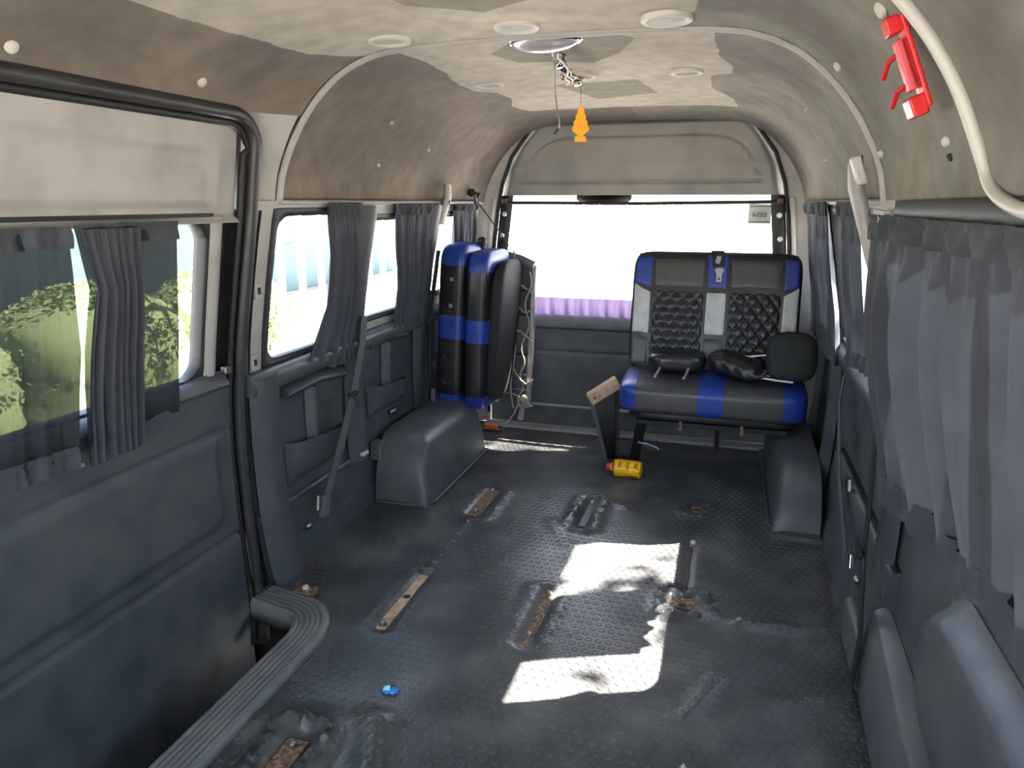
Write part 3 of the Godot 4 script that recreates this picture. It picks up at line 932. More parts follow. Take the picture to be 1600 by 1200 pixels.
	for q in [0.034, -0.036]:
		part(sk, "printed_bar", MB.new().rbox(Vector3(0.118, 1.10 + q, -3.5336), Vector3(0.092, 0.007, 0.001), 0.0004), mat(Color(0.42, 0.45, 0.43), 0.7))

# ---------------------------------------------------------------- floor mat, seat mounts
var fold_noise: FastNoiseLite

func floor_y(x: float, z: float) -> float:
	var y := fold_noise.get_noise_2d(x * 40.0, z * 40.0) * 0.004
	# sunk slots at the seat rails
	for q in SLOTS:
		var dx: float = absf(x - q[0]) / q[1]
		var dz: float = maxf(0.0, absf(z - q[2]) - q[3]) / 0.03
		y -= 0.010 * exp(-dx * dx * dx * dx) * exp(-dz * dz)
		# rucked lip round the slot
		var r := sqrt(pow(maxf(0.0, absf(x - q[0]) - q[1]), 2.0) + pow(maxf(0.0, absf(z - q[2]) - q[3]), 2.0))
		y += (0.006 + 0.009 * q[4] * absf(fold_noise.get_noise_2d(x * 260.0, z * 260.0))) * exp(-pow((r - 0.03) / 0.025, 2.0)) * q[4]
	# rucks in the sheet
	for q in RUCKS:
		var a := Vector2(q[0], q[1])
		var b := Vector2(q[2], q[3])
		var p := Vector2(x, z)
		var c := Geometry2D.get_closest_point_to_segment(p, a, b)
		var d: float = p.distance_to(c) / q[4]
		y += q[5] * exp(-d * d) * (0.75 + 0.5 * fold_noise.get_noise_2d(x * 110.0, z * 110.0))
	return y

const SLOTS := [[-0.863, 0.022, -1.72, 0.15, 0.5], [-0.862, 0.03, -2.45, 0.12, 0.8], [-0.452, 0.022, -1.75, 0.14, 0.7], [-0.45, 0.02, -2.47, 0.12, 1.4], [-0.055, 0.012, -2.12, 0.2, 0.4], [-0.058, 0.03, -1.93, 0.03, 1.6], [-0.053, 0.02, -2.63, 0.03, 1.0], [-0.83, 0.03, -1.08, 0.05, 2.4]]
const RUCKS := [[-0.05, -1.93, 0.10, -1.86, 0.022, 0.010], [0.10, -1.86, 0.38, -1.90, 0.018, 0.020], [0.38, -1.90, 0.42, -2.4, 0.018, 0.012], [-0.02, -1.45, 0.05, -1.62, 0.02, 0.009], [-0.47, -2.2, -0.56, -2.35, 0.03, 0.008], [-0.42, -2.62, -0.32, -2.56, 0.018, 0.010], [-0.86, -1.9, -0.86, -2.28, 0.012, 0.007], [-0.95, -1.15, -0.70, -1.22, 0.04, 0.014], [-0.70, -1.22, -0.62, -1.02, 0.032, 0.014], [0.22, -2.48, 0.40, -2.46, 0.018, 0.018], [0.15, -1.55, 0.40, -1.62, 0.03, 0.006]]

func floor_and_mounts() -> void:
	fold_noise = FastNoiseLite.new()
	fold_noise.seed = 77
	fold_noise.frequency = 0.05
	fold_noise.fractal_octaves = 3
	var f := struct_("floor", "black studded vinyl floor mat, rucked around the seat mounts", "floor")
	var left := func(z: float) -> float: return -1.055 if z > -1.5 else (lerpf(-1.055, -1.30, clampf((-1.5 - z) / 0.10, 0.0, 1.0)))
	part(f, "mat", MB.new().grid(150, 300, func(a: float, b: float):
		var z := lerpf(1.1, -1.0, b / 0.2) if b < 0.2 else lerpf(-1.0, -3.48, (b - 0.2) / 0.8)
		var x := lerpf(left.call(z), 0.415, a)
		return Vector3(x, floor_y(x, z) if z < -0.9 else 0.0, z)), M.mat)
	part(f, "slab", MB.new().rbox(Vector3(-0.32, -0.075, -1.2), Vector3(1.48, 0.06, 4.6), 0.005).rbox(Vector3(-1.15, -0.075, -2.6), Vector3(0.36, 0.06, 1.8), 0.005), M.black)
	# raised coin studs of the vinyl: too many and too small to tell apart one by one
	var stud := MB.new().lathe([Vector2(0.0098, -0.001), Vector2(0.0092, 0.0009), Vector2(0.0078, 0.0012), Vector2(0.0066, 0.0006), Vector2(0.0001, 0.0006)], 12, Transform3D.IDENTITY).commit()
	var mm := MultiMesh.new()
	mm.transform_format = MultiMesh.TRANSFORM_3D
	mm.mesh = stud
	var xs := []
	var pitch := 0.0268
	for j in 96:
		for i in 66:
			var x := -1.27 + i * pitch + (0.5 * pitch if j % 2 else 0.0)
			var z := -0.95 - j * pitch
			if x < left.call(z) + 0.02 or x > 0.40:
				continue
			var skip := false
			for q in SLOTS:
				if absf(x - q[0]) < q[1] + 0.012 and absf(z - q[2]) < q[3] + 0.012:
					skip = true
			if skip:
				continue
			var y := floor_y(x, z)
			var nn := Vector3(floor_y(x - 0.006, z) - floor_y(x + 0.006, z), 0.012, floor_y(x, z - 0.006) - floor_y(x, z + 0.006)).normalized()
			xs.append(Transform3D(Basis(Quaternion(Vector3.UP, nn)), Vector3(x, y, z)))
	mm.instance_count = xs.size()
	for i in xs.size():
		mm.set_instance_transform(i, xs[i])
	var mi := MultiMeshInstance3D.new()
	mi.name = "coin_studs"
	mi.multimesh = mm
	mi.material_override = M.mat
	mi.set_meta("kind", "stuff")
	f.add_child(mi)

	# bare strips, plates and bolts where the seats were taken out
	mount("seat_mount", "bare tan floor strip with a dark hole, nearest of the left row", -0.863, -1.72, 0.021, 0.155, 0.0, [[-0.02, "hole"], [0.135, "bolt"]], M.wood)
	mount("seat_mount", "rusty two-bolt seat bracket beside the left wheel arch", -0.860, -2.45, 0.026, 0.125, 0.006, [[-0.10, "bolt"], [0.10, "bolt"]], M.rust)
	mount("seat_mount", "rust-stained seat mount in the middle of the aisle at the sun patch's corner", -0.452, -1.75, 0.018, 0.14, 0.0, [[-0.125, "bolt"], [0.10, "bolt"]], M.rust)
	mount("seat_mount", "seat mount under crumpled vinyl behind the upper sun patch", -0.450, -2.47, 0.014, 0.11, 0.0, [[-0.10, "bolt"]], M.plastic)
	mount("seat_mount", "round white bolt at the far end of the slit right of the sun patch", -0.050, -2.335, 0.012, 0.016, 0.0, [[0.0, "cap"]], M.rust)
	mount("seat_mount", "brown rusty bracket in puckered vinyl between the two sun patches", -0.060, -1.925, 0.042, 0.028, 0.010, [[0.015, "hole"]], M.rust)
	mount("seat_mount", "small rusty fixing farthest back on the right, short of the bench seat", -0.053, -2.63, 0.018, 0.024, 0.004, [[0.01, "hole"]], M.rust)
	mount("seat_mount", "rusty bolt in puckered vinyl at the bottom left, nearest the viewer", -0.83, -1.075, 0.026, 0.045, 0.006, [[-0.02, "bolt"]], M.rust)
	mount("seat_mount", "rusty lug with a pale bolt at the end of the sill plate", -1.150, -1.645, 0.030, 0.022, 0.012, [[0.0, "cap"]], M.rust)
	# slit cut in the mat between two mounts
	var sl := thing("floor_slit", "thin dark slit cut in the mat right of the sun patch", "slit", Vector3(-0.055, 0.001, -2.14))
	var pts := []
	for i in 12:
		var z := lerpf(-2.31, -1.96, i / 11.0)
		pts.append(Vector3(-0.054 + 0.002 * sin(i * 1.3), floor_y(-0.054, z) + 0.001, z))
	part(sl, "edge", MB.new().sweep(pts, [Vector2(-0.004, -0.002), Vector2(-0.003, 0.002), Vector2(0.003, 0.002), Vector2(0.004, -0.002)]), M.black)

func mount(called: String, label: String, x: float, z: float, hx: float, hz: float, lift: float, marks: Array, m: Material) -> void:
	var y := floor_y(x, z) + lift
	var t := thing(called, label, "seat mount", Vector3(x, y, z), "old seat mounts in the floor")
	part(t, "plate", MB.new().rbox(Vector3(x, y, z), Vector3(hx * 2, 0.006 + lift, hz * 2), 0.003), m)
	for q in marks:
		var c := Vector3(x, y + 0.003 + lift * 0.5, z + q[0])
		if q[1] == "hole":
			part(t, "hole", MB.new().lathe([Vector2(0.012, 0.0005), Vector2(0.009, 0.0015), Vector2(0.0001, 0.001)], 16, Transform3D(Basis.IDENTITY, c)), M.black)
		else:
			part(t, "washer", MB.new().lathe([Vector2(0.013, 0.0), Vector2(0.013, 0.003), Vector2(0.0001, 0.003)], 16, Transform3D(Basis.IDENTITY, c)), M.rust)
			part(t, "bolt", MB.new().lathe([Vector2(0.009, 0.002), Vector2(0.009, 0.011), Vector2(0.006, 0.013), Vector2(0.0001, 0.013)], 12 if q[1] == "cap" else 6, Transform3D(Basis.IDENTITY, c)), M.white_trim if q[1] == "cap" else M.steel)

# ---------------------------------------------------------------- outside
func outside() -> void:
	var g := struct_("ground", "sunlit pale concrete yard around the van", "ground")
	var conc := noise_tex(0.01, 61, [[0.0, Color(0.62, 0.60, 0.57)], [1.0, Color(0.74, 0.73, 0.70)]], 5)
	part(g, "slab", MB.new().rbox(Vector3(0, -0.80, -5), Vector3(90, 0.1, 90), 0.01), worn(Color.WHITE, 0.9, conc, null, 0.15, 0.2))
	var r := rng(5)
	# hedge beyond the sliding door
	var leaf := MB.new().quad(Vector3(-0.05, 0, 0), Vector3(0, 0.02, 0.035), Vector3(0.05, 0, 0), Vector3(0, 0.02, -0.035)).commit()
	var green := worn(Color(0.56, 0.62, 0.42), 0.6, noise_tex(0.05, 63, [[0.0, grey(0.7)], [1.0, grey(1.0)]], 2, 128), null, 1.0, 0.3)
	green.backlight_enabled = true
	green.backlight = Color(0.4, 0.5, 0.2)
	for k in 3:
		var c := Vector3(-5.3 - 0.1 * k, -0.75, -3.0 - 1.85 * k)
		var b := thing("hedge_bush", ["green bush seen through the front sheer curtain of the door", "green bush seen through the second sheer curtain of the door", "green bush beside the white railing"][k], "bush", c, "bushes in the yard")
		part(b, "core", MB.new().slab(Vector3(0.62, 0.60, 0.86), Transform3D(Basis.IDENTITY, c + Vector3(0, 0.56, 0)), 2.6, -1.0, 1.0, 0.0, 24, 14, 3.0, 0.06), mat(Color(0.48, 0.54, 0.35), 0.9))
		var mm := MultiMesh.new()
		mm.transform_format = MultiMesh.TRANSFORM_3D
		mm.mesh = leaf
		mm.instance_count = 6000
		for i in 6000:
			var dd := Vector3(r.randfn(), r.randfn(), r.randfn()).normalized()
			var p := Vector3(dd.x * 0.64, dd.y * 0.62 + 0.56, dd.z * 0.88) * (0.97 + r.randf() * 0.08)
			mm.set_instance_transform(i, Transform3D(Basis.from_euler(Vector3(r.randf() * TAU, r.randf() * TAU, r.randf() * TAU)).scaled(Vector3.ONE * (0.4 + 0.35 * r.randf())), p))
		var mi := MultiMeshInstance3D.new()
		mi.name = "leaves"
		mi.multimesh = mm
		mi.material_override = green
		mi.set_meta("kind", "stuff")
		b.add_child(mi)
	# white railing outside the first side window
	var fc := thing("yard_railing", "white metal railing outside the first left side window", "railing", Vector3(-4.2, -0.75, -7.6))
	for i in 16:
		var z := -5.3 - i * 0.36
		part(fc, "bar", MB.new().rbox(Vector3(-4.2, 0.30, z), Vector3(0.05, 2.1, 0.07), 0.008), M.white)
	for y in [-0.5, 1.25]:
		part(fc, "rail", MB.new().rbox(Vector3(-4.2, y, -8.0), Vector3(0.05, 0.07, 5.6), 0.008), M.white)
	# pale house behind the railing, its porch added to shade the wall
	var h := thing("yard_house", "teal house wall behind the white railing, under a deep porch roof added for shade", "house", Vector3(-9.5, -0.75, -11.5))
	part(h, "wall", MB.new().rbox(Vector3(-9.5, 0.9, -11.5), Vector3(0.4, 3.3, 17), 0.02), mat(Color(0.33, 0.42, 0.43), 0.8))
	part(h, "added_porch_roof", MB.new().rbox(Vector3(-7.9, 2.65, -11.5), Vector3(3.6, 0.2, 17.6), 0.03), mat(Color(0.42, 0.36, 0.33), 0.8))
	for i in 5:
		part(h, "added_porch_post", MB.new().rbox(Vector3(-6.3, 0.9, -4.0 - i * 3.7), Vector3(0.14, 3.3, 0.14), 0.01), M.white)
	for i in 4:
		var w := part(h, "window", MB.new().rbox(Vector3(-9.28, 0.9, -5.6 - i * 3.7), Vector3(0.1, 1.2, 1.5), 0.02), mat(Color(0.22, 0.25, 0.27), 0.3))
		part(w, "window_bar", MB.new().rbox(Vector3(-9.22, 0.9, -5.6 - i * 3.7), Vector3(0.06, 1.2, 0.06), 0.01), M.white)
	# tree between the sun and the right-hand windows: its leaves mottle the sun patches
	var tc := Vector3(3.7, -0.75, -4.9)
	var tr := thing("yard_tree", "leafy tree outside to the right whose shade mottles the sun patches", "tree", tc)
	part(tr, "trunk", MB.new().tube([tc, tc + Vector3(0.05, 1.5, 0), tc + Vector3(-0.1, 3.0, 0.1), tc + Vector3(0.05, 4.6, 0.2)], 0.11, 8), M.wood)
	for k in 4:
		var a := TAU * k / 4.0
		part(tr, "branch", MB.new().tube([tc + Vector3(-0.05, 3.0 + 0.2 * k, 0.1), tc + Vector3(cos(a) * 0.8, 4.0 + 0.2 * k, sin(a) * 0.8), tc + Vector3(cos(a) * 1.5, 4.9, sin(a) * 1.5)], 0.035, 6), M.wood)
	var mm2 := MultiMesh.new()
	mm2.transform_format = MultiMesh.TRANSFORM_3D
	mm2.mesh = leaf
	mm2.instance_count = 1150
	for i in 1150:
		var cl := i % 26
		var rc := rng(900 + cl)
		var cc := Vector3(rc.randf_range(-1.9, 1.5), rc.randf_range(3.4, 5.8), rc.randf_range(-1.5, 2.0))
		var p := cc + Vector3(r.randfn(), r.randfn(), r.randfn()) * 0.22
		mm2.set_instance_transform(i, Transform3D(Basis.from_euler(Vector3(r.randf() * TAU, r.randf() * TAU, r.randf() * TAU)).scaled(Vector3.ONE * (1.0 + r.randf() * 0.8)), p))
	var ml := MultiMeshInstance3D.new()
	ml.name = "leaves"
	ml.multimesh = mm2
	ml.material_override = green
	ml.set_meta("kind", "stuff")
	tr.add_child(ml)

# ---------------------------------------------------------------- curtains
# side curtain: polylines give z of both edges from top to bottom
func edge_at(e: Array, v: float) -> float:
	var q := v * (e.size() - 1)
	var i := mini(int(q), e.size() - 2)
	return lerpf(e[i], e[i + 1], q - i)

func side_curtain(label: String, side: float, y0: float, yb: Array, e0: Array, e1: Array, off: Array, folds: float, amp: float, m: Material, hem: Material, ph: float, group: String) -> Node3D:
	var base := func(u: float, v: float) -> Vector3:
		var z := lerpf(edge_at(e0, v), edge_at(e1, v), u)
		var y := lerpf(y0, edge_at(yb, u), v)
		var q := on_wall(side, z, y, 0.0)
		q.x -= side * edge_at(off, v)
		return q
	var top: Vector3 = base.call(0.5, 0.0)
	var t := thing("curtain", label, "curtain", top, group)
	var dir := Vector3(-side, 0, 0)
	part(t, "cloth", cloth(base, dir, folds, amp, ph), m)
	part(t, "heading", cloth(func(u: float, v: float): return base.call(u, v * 0.085 - 0.006) + dir * 0.005, dir, folds, amp, ph, 110, 5), hem)
	part(t, "hem", cloth(func(u: float, v: float): return base.call(u, 0.90 + v * 0.102) + dir * 0.004, dir, folds, amp, ph, 110, 5), hem)
	return t

func curtains() -> void:
	var gl := "dark curtains along the left side"
	# on the sliding door: one nearly flat and sheer, one bunched on its front half
	var c1 := side_curtain("sheer dark curtain at the left picture edge on the sliding door", -1, 1.103, [0.625, 0.62, 0.61], [-0.62, -0.62, -0.62], [-1.078, -1.088, -1.068], [0.012, 0.03, 0.036], 6.0, 0.010, M.sheer, M.curtain, 0.4, gl)
	var c2 := side_curtain("dark curtain on the sliding door, bunched in front and sheer behind", -1, 1.107, [0.60, 0.605, 0.625], [-1.087, -1.12, -1.10, -1.10, -1.10], [-1.365, -1.372, -1.37, -1.366], [0.012, 0.03, 0.036], 2.4, 0.009, M.sheer, M.curtain, 1.9, gl)
	# the gathered half of the second curtain lies in a second thickness of cloth
	part(c2, "gathered_folds", cloth(func(u: float, v: float): return on_wall(-1, lerpf(edge_at([-1.088, -1.13, -1.115, -1.105, -1.10], v), edge_at([-1.235, -1.245, -1.24, -1.235], v), u), lerpf(1.10, 0.605, v), 0.030 + 0.016 * v), Vector3(1, 0, 0), 6.0, 0.014, 0.7), M.curtain)
	var c3 := side_curtain("narrow dark curtain hanging between the first two left windows", -1, 1.148, [0.66, 0.60, 0.60], [-1.985, -2.03, -2.03, -1.94], [-2.215, -2.26, -2.265, -2.25], [0.014, 0.03, 0.03], 4.5, 0.013, M.curtain, M.curtain, 0.9, gl)
	var c4 := side_curtain("wider dark curtain bunched between the middle and rearmost left windows", -1, 1.145, [0.66, 0.62, 0.66], [-2.46, -2.50, -2.56, -2.56], [-2.89, -2.87, -2.90, -2.90], [0.014, 0.03, 0.03], 6.5, 0.014, M.curtain, M.curtain, 2.2, gl)
	var c5 := side_curtain("dark striped-looking curtain in the left rear corner above the folded seat", -1, 1.143, [0.80, 0.78, 0.80], [-3.06, -3.10, -3.16], [-3.37, -3.40, -3.42], [0.014, 0.03, 0.03], 5.0, 0.015, M.curtain, M.curtain, 3.1, gl)
	var gr := "dark curtains along the right side"
	var c6 := side_curtain("large grey curtain hanging in deep folds in front of the right window", 1, 1.122, [0.49, 0.53, 0.57, 0.595, 0.615], [-1.75, -1.80, -1.83, -1.74, -1.67], [-1.02, -1.01, -1.0, -0.99], [0.026, 0.055, 0.058, 0.045], 4.6, 0.026, M.curtain, M.curtain, 0.2, gr)
	var c9 := side_curtain("grey curtain cut off by the right picture edge", 1, 1.122, [0.615, 0.62, 0.62], [-1.04, -1.05, -1.05, -1.04], [-0.62, -0.62, -0.62], [0.026, 0.042, 0.04], 3.0, 0.02, M.curtain, M.curtain, 1.4, gr)
	var c7 := side_curtain("narrow dark curtain beside the pale belt anchor on the right", 1, 1.150, [0.712, 0.70, 0.665], [-2.0, -1.99, -1.97], [-2.33, -2.32, -2.31], [0.016, 0.03, 0.035], 5.0, 0.014, M.curtain, M.curtain, 1.2, gr)
	var c8 := side_curtain("dark curtain in the right rear corner beside the bench seat", 1, 1.150, [0.60, 0.60, 0.60], [-2.66, -2.68, -2.62, -2.60], [-3.38, -3.38, -3.38], [0.016, 0.03, 0.035], 9.0, 0.014, M.curtain, M.curtain, 2.7, gr)
	# net curtain over the tailgate window
	var t := thing("net_curtain", "white net curtain with a lilac hem over the tailgate window", "curtain", Vector3(XC, 1.14, -3.475))
	var base := func(u: float, v: float) -> Vector3:
		var y := lerpf(1.142, 0.602, v)
		return Vector3(lerpf(lerpf(-1.045, -0.985, smoothstep(0.0, 0.35, v)), 0.058, u), y, -3.474)
	part(t, "cloth", cloth(base, Vector3(0, 0, 1), 16.0, 0.006, 0.5, 200, 30), M.net)
	part(t, "hem", cloth(func(u: float, v: float): return base.call(u, 0.84 + v * 0.165) + Vector3(0, 0, 0.004), Vector3(0, 0, 1), 16.0, 0.006, 0.5, 200, 5), M.net_hem, "lilac hem")

# ---------------------------------------------------------------- seats
# a soft panel stretched over a quad of corners (a b on top, c d below), standing proud along n
func pad(a: Vector3, b: Vector3, c: Vector3, d: Vector3, n: Vector3, thick: float, nu := 12, nv := 12, quilt := Vector2.ZERO) -> MB:
	return MB.new().grid(nu, nv, func(u: float, v: float):
		var p: Vector3 = a.lerp(b, u).lerp(d.lerp(c, u), v)
		var e := (1.0 - pow(absf(2 * u - 1), 10.0)) * (1.0 - pow(absf(2 * v - 1), 10.0))
		var h := thick * e - 0.002
		if quilt != Vector2.ZERO:
			var s := u * quilt.x + v * quilt.y
			var q := u * quilt.x - v * quilt.y
			h += 0.010 * e * pow(absf(sin(PI * s) * sin(PI * q)), 0.45)
		return p + n * h)

func seats() -> void:
	# bench at the back
	var b := thing("bench_seat", "black, blue and white leather bench seat with quilted backrest at the rear", "bench seat", Vector3(-0.05, 0.0, -3.15))
	var tilt := 0.20
	var bx := Transform3D(Basis(Vector3.RIGHT, -tilt), Vector3(-0.055, 0.66, -3.315))
	var back := part(b, "backrest", MB.new().slab(Vector3(0.275, 0.365, 0.06), bx * Transform3D(Basis(Vector3.BACK, PI / 2), Vector3.ZERO), 8.0, -1.0, 1.0, 0.0, 64, 40, 14.0), M.leather_black)
	var fwd := bx.basis * Vector3(0, 0, 1)
	var q := func(x: float, y: float) -> Vector3: return bx * Vector3(x, y, 0.0585)
	# outline in the seat's own plane: x from -0.355 to 0.355, y from -0.26 to 0.26
	var xl := [-0.352, -0.275, -0.272, -0.040, -0.036, 0.056, 0.060, 0.285, 0.289, 0.353]
	for sd in [[xl[0], xl[1], 0.04], [xl[9], xl[8], 0.04]]:
		part(back, "side_blue", pad(q.call(sd[0] * 0.985, 0.240), q.call(sd[1], 0.245), q.call(sd[1], 0.100), q.call(sd[0], 0.125), fwd, 0.006), M.leather_blue, "blue leather corner")
		part(back, "side_white", pad(q.call(sd[0], 0.122), q.call(sd[1], 0.097), q.call(sd[1], -0.115), q.call(sd[0], -0.095), fwd, 0.006), M.leather_white, "white leather side panel")
		part(back, "side_grey", pad(q.call(sd[0], -0.098), q.call(sd[1], -0.118), q.call(sd[1], -0.25), q.call(sd[0], -0.24), fwd, 0.006), M.leather)
	part(back, "centre_blue", pad(q.call(xl[4], 0.262), q.call(xl[5], 0.262), q.call(xl[5], 0.103), q.call(xl[4], 0.103), fwd, 0.007), M.leather_blue, "blue leather centre panel")
	part(back, "centre_white", pad(q.call(xl[4], 0.100), q.call(xl[5], 0.100), q.call(xl[5], -0.105), q.call(xl[4], -0.105), fwd, 0.007), M.leather_white, "white leather centre panel")
	part(back, "centre_grey", pad(q.call(xl[4], -0.108), q.call(xl[5], -0.108), q.call(xl[5], -0.25), q.call(xl[4], -0.25), fwd, 0.007), M.leather)
	for k in [[2, 3], [6, 7]]:
		var x0: float = xl[k[0]]
		var x1: float = xl[k[1]]
		part(back, "upper_panel", pad(q.call(x0, 0.238), q.call(x1, 0.238), q.call(x1, 0.108), q.call(x0, 0.108), fwd, 0.007), M.leather, "plain dark grey leather panel")
		part(back, "quilted_panel", pad(q.call(x0, 0.100), q.call(x1, 0.100), q.call(x1, -0.25), q.call(x0, -0.25), fwd, 0.004, 90, 110, Vector2(4.2, 4.8)), M.leather_quilt, "diamond-quilted black leather")
	part(back, "top_piping", MB.new().tube([q.call(-0.34, 0.256) - fwd * 0.01, q.call(-0.2, 0.262) - fwd * 0.005, q.call(0.2, 0.262) - fwd * 0.005, q.call(0.34, 0.256) - fwd * 0.01], 0.006, 6), M.black)
	# cushion
	var cx := Transform3D(Basis(Vector3.RIGHT, 0.05), Vector3(-0.035, 0.345, -3.125))
	var along_x := Transform3D(Basis(Vector3.BACK, PI / 2), Vector3.ZERO)
	var cu := part(b, "cushion", MB.new().slab(Vector3(0.072, 0.385, 0.205), cx * along_x, 4.5, -1.0, 1.0, 0.0, 56, 44, 10.0, 0.006), M.leather)
	for rr in [[-0.13, 0.14], [-0.985, -0.80], [0.74, 0.985]]:
		# band wrapped over the front and top of the cushion
		part(cu, "blue_band", MB.new().grid(10, 26, func(u: float, v: float):
			var t := lerpf(rr[0], rr[1], u)
			var k := pow(maxf(0.0, 1.0 - pow(absf(t), 10.0)), 0.16)
			var a := lerpf(-0.45, PI * 0.72, v) if rr[0] > -0.5 and rr[1] < 0.5 else lerpf(-0.35, PI * 0.5, v)
			var c := cos(a)
			var s := sin(a)
			return cx * Vector3(t * 0.385, signf(s) * pow(absf(s), 2.0 / 4.5) * 0.076 * k, signf(c) * pow(absf(c), 2.0 / 4.5) * 0.209 * k)), M.leather_blue, "blue leather band")
	part(b, "skirt", MB.new().slab(Vector3(0.026, 0.35, 0.19), Transform3D(Basis.IDENTITY, Vector3(-0.03, 0.268, -3.14)) * along_x, 6.0, -1.0, 1.0, 0.0, 40, 24, 10.0), M.leather_black)
	# steel frame under it
	part(b, "frame_bar", MB.new().rbox(Vector3(-0.03, 0.225, -2.99), Vector3(0.62, 0.022, 0.022), 0.003).rbox(Vector3(-0.03, 0.225, -3.28), Vector3(0.62, 0.022, 0.022), 0.003), M.black)
	part(b, "leg", MB.new().sweep([Vector3(-0.315, 0.24, -3.0), Vector3(-0.335, 0.12, -3.05), Vector3(-0.355, 0.006, -3.11)], [Vector2(-0.022, -0.012), Vector2(0.022, -0.012), Vector2(0.022, 0.012), Vector2(-0.022, 0.012)], Vector3.BACK), M.black)
	part(b, "leg", MB.new().tube([Vector3(0.0, 0.23, -2.99), Vector3(0.005, 0.01, -3.30)], 0.011, 8), M.steel)
	part(b, "leg", MB.new().rbox(Vector3(0.30, 0.23, -3.25), Vector3(0.03, 0.05, 0.05), 0.003), M.black)
	part(b, "latch_hook", MB.new().tube([Vector3(-0.335, 0.11, -3.04), Vector3(-0.29, 0.10, -3.05), Vector3(-0.25, 0.085, -3.06), Vector3(-0.24, 0.075, -3.05)], 0.006, 6), M.steel)
	for x in [-0.15, 0.1]:
		part(b, "frame_tab", MB.new().rbox(Vector3(x, 0.222, -2.975), Vector3(0.016, 0.045, 0.006), 0.002), M.rust)

	# lap belt laid over the middle of the backrest
	var sb := thing("lap_belt", "short black belt with a bright buckle tongue over the middle of the backrest", "seat belt", q.call(0.012, 0.25))
	part(sb, "webbing", MB.new().sweep([q.call(0.0, 0.262) - fwd * 0.075, q.call(0.001, 0.276) - fwd * 0.04, q.call(0.002, 0.277) - fwd * 0.005, q.call(0.006, 0.266) + fwd * 0.013, q.call(0.014, 0.205) + fwd * 0.014], [Vector2(-0.002, -0.027), Vector2(0.002, -0.027), Vector2(0.002, 0.027), Vector2(-0.002, 0.027)], Vector3.RIGHT), M.black)
	var bb := bx.basis
	part(sb, "slider", MB.new().rbox(q.call(0.008, 0.236) + fwd * 0.018, Vector3(0.022, 0.034, 0.006), 0.002, bb * Basis(Vector3.BACK, -0.25)), M.steel)
	part(sb, "tongue", MB.new().extrude([Vector2(-0.021, 0.022), Vector2(-0.012, 0.030), Vector2(0.012, 0.030), Vector2(0.021, 0.022), Vector2(0.012, 0.004), Vector2(0.011, -0.032), Vector2(-0.011, -0.032), Vector2(-0.012, 0.004)], 0.004, Transform3D(bb, q.call(0.016, 0.170) + fwd * 0.013)), M.steel)
	part(sb, "tongue_slot", MB.new().rbox(q.call(0.016, 0.152) + fwd * 0.0155, Vector3(0.007, 0.010, 0.002), 0.0008, bb), M.black)

	# loose headrests on the cushion
	var gh := "loose headrests lying on the bench"
	var h1 := thing("headrest", "black headrest with two upright chrome posts, left on the bench cushion", "headrest", Vector3(-0.19, 0.43, -3.12), gh)
	part(h1, "pad", MB.new().slab(Vector3(0.048, 0.125, 0.075), Transform3D(Basis(Vector3.BACK, PI / 2).rotated(Vector3.UP, 0.1), Vector3(-0.19, 0.472, -3.14)), 3.0, -1.0, 1.0, 0.0, 36, 24, 4.0, 0.03), M.leather_black)
	for x in [-0.262, -0.142]:
		part(h1, "post", MB.new().tube([Vector3(x + 0.008, 0.462, -3.09), Vector3(x, 0.438, -3.035), Vector3(x - 0.008, 0.43, -2.99)], 0.006, 8), M.satin)
	var h2 := thing("headrest", "creased glossy black headrest in the middle of the bench cushion", "headrest", Vector3(0.07, 0.43, -3.10), gh)
	part(h2, "pad", MB.new().slab(Vector3(0.046, 0.125, 0.085), Transform3D(Basis(Vector3.BACK, PI / 2 - 0.18).rotated(Vector3.UP, -0.35), Vector3(0.065, 0.475, -3.10)), 2.8, -1.0, 1.0, 0.0, 48, 34, 4.0, 0.06), M.leather_black)
	part(h2, "lining", MB.new().tube([Vector3(0.11, 0.465, -3.005), Vector3(0.14, 0.452, -3.0), Vector3(0.165, 0.455, -3.02), Vector3(0.178, 0.47, -3.05)], 0.010, 6), M.leather)
	for z in [-3.03, -3.09]:
		part(h2, "post", MB.new().tube([Vector3(0.14, 0.447, z), Vector3(0.22, 0.440, z + 0.01), Vector3(0.285, 0.436, z + 0.012)], 0.006, 8), M.satin)
	var h3 := thing("headrest", "large rounded dark headrest propped at the right end of the bench", "headrest", Vector3(0.275, 0.43, -3.08), gh)
	part(h3, "pad", MB.new().slab(Vector3(0.100, 0.105, 0.055), Transform3D(Basis(Vector3.RIGHT, -0.25), Vector3(0.275, 0.528, -3.085)), 3.4, -1.0, 1.0, 0.0, 40, 26, 4.0), bumped(worn(Color(0.155, 0.165, 0.16), 0.75, M.leather.albedo_texture, null, 2.0), M.leather.heightmap_texture, 0.03))
	part(h3, "post", MB.new().tube([Vector3(0.19, 0.53, -3.10), Vector3(0.11, 0.515, -3.11), Vector3(0.06, 0.508, -3.12)], 0.0055, 8), M.satin)

	# side seat folded up against the left wall, seen edge on
	var f := thing("folded_seat", "blue and black seat folded upright against the left wall behind the wheel arch", "folding seat", Vector3(-1.14, 0.20, -3.1))
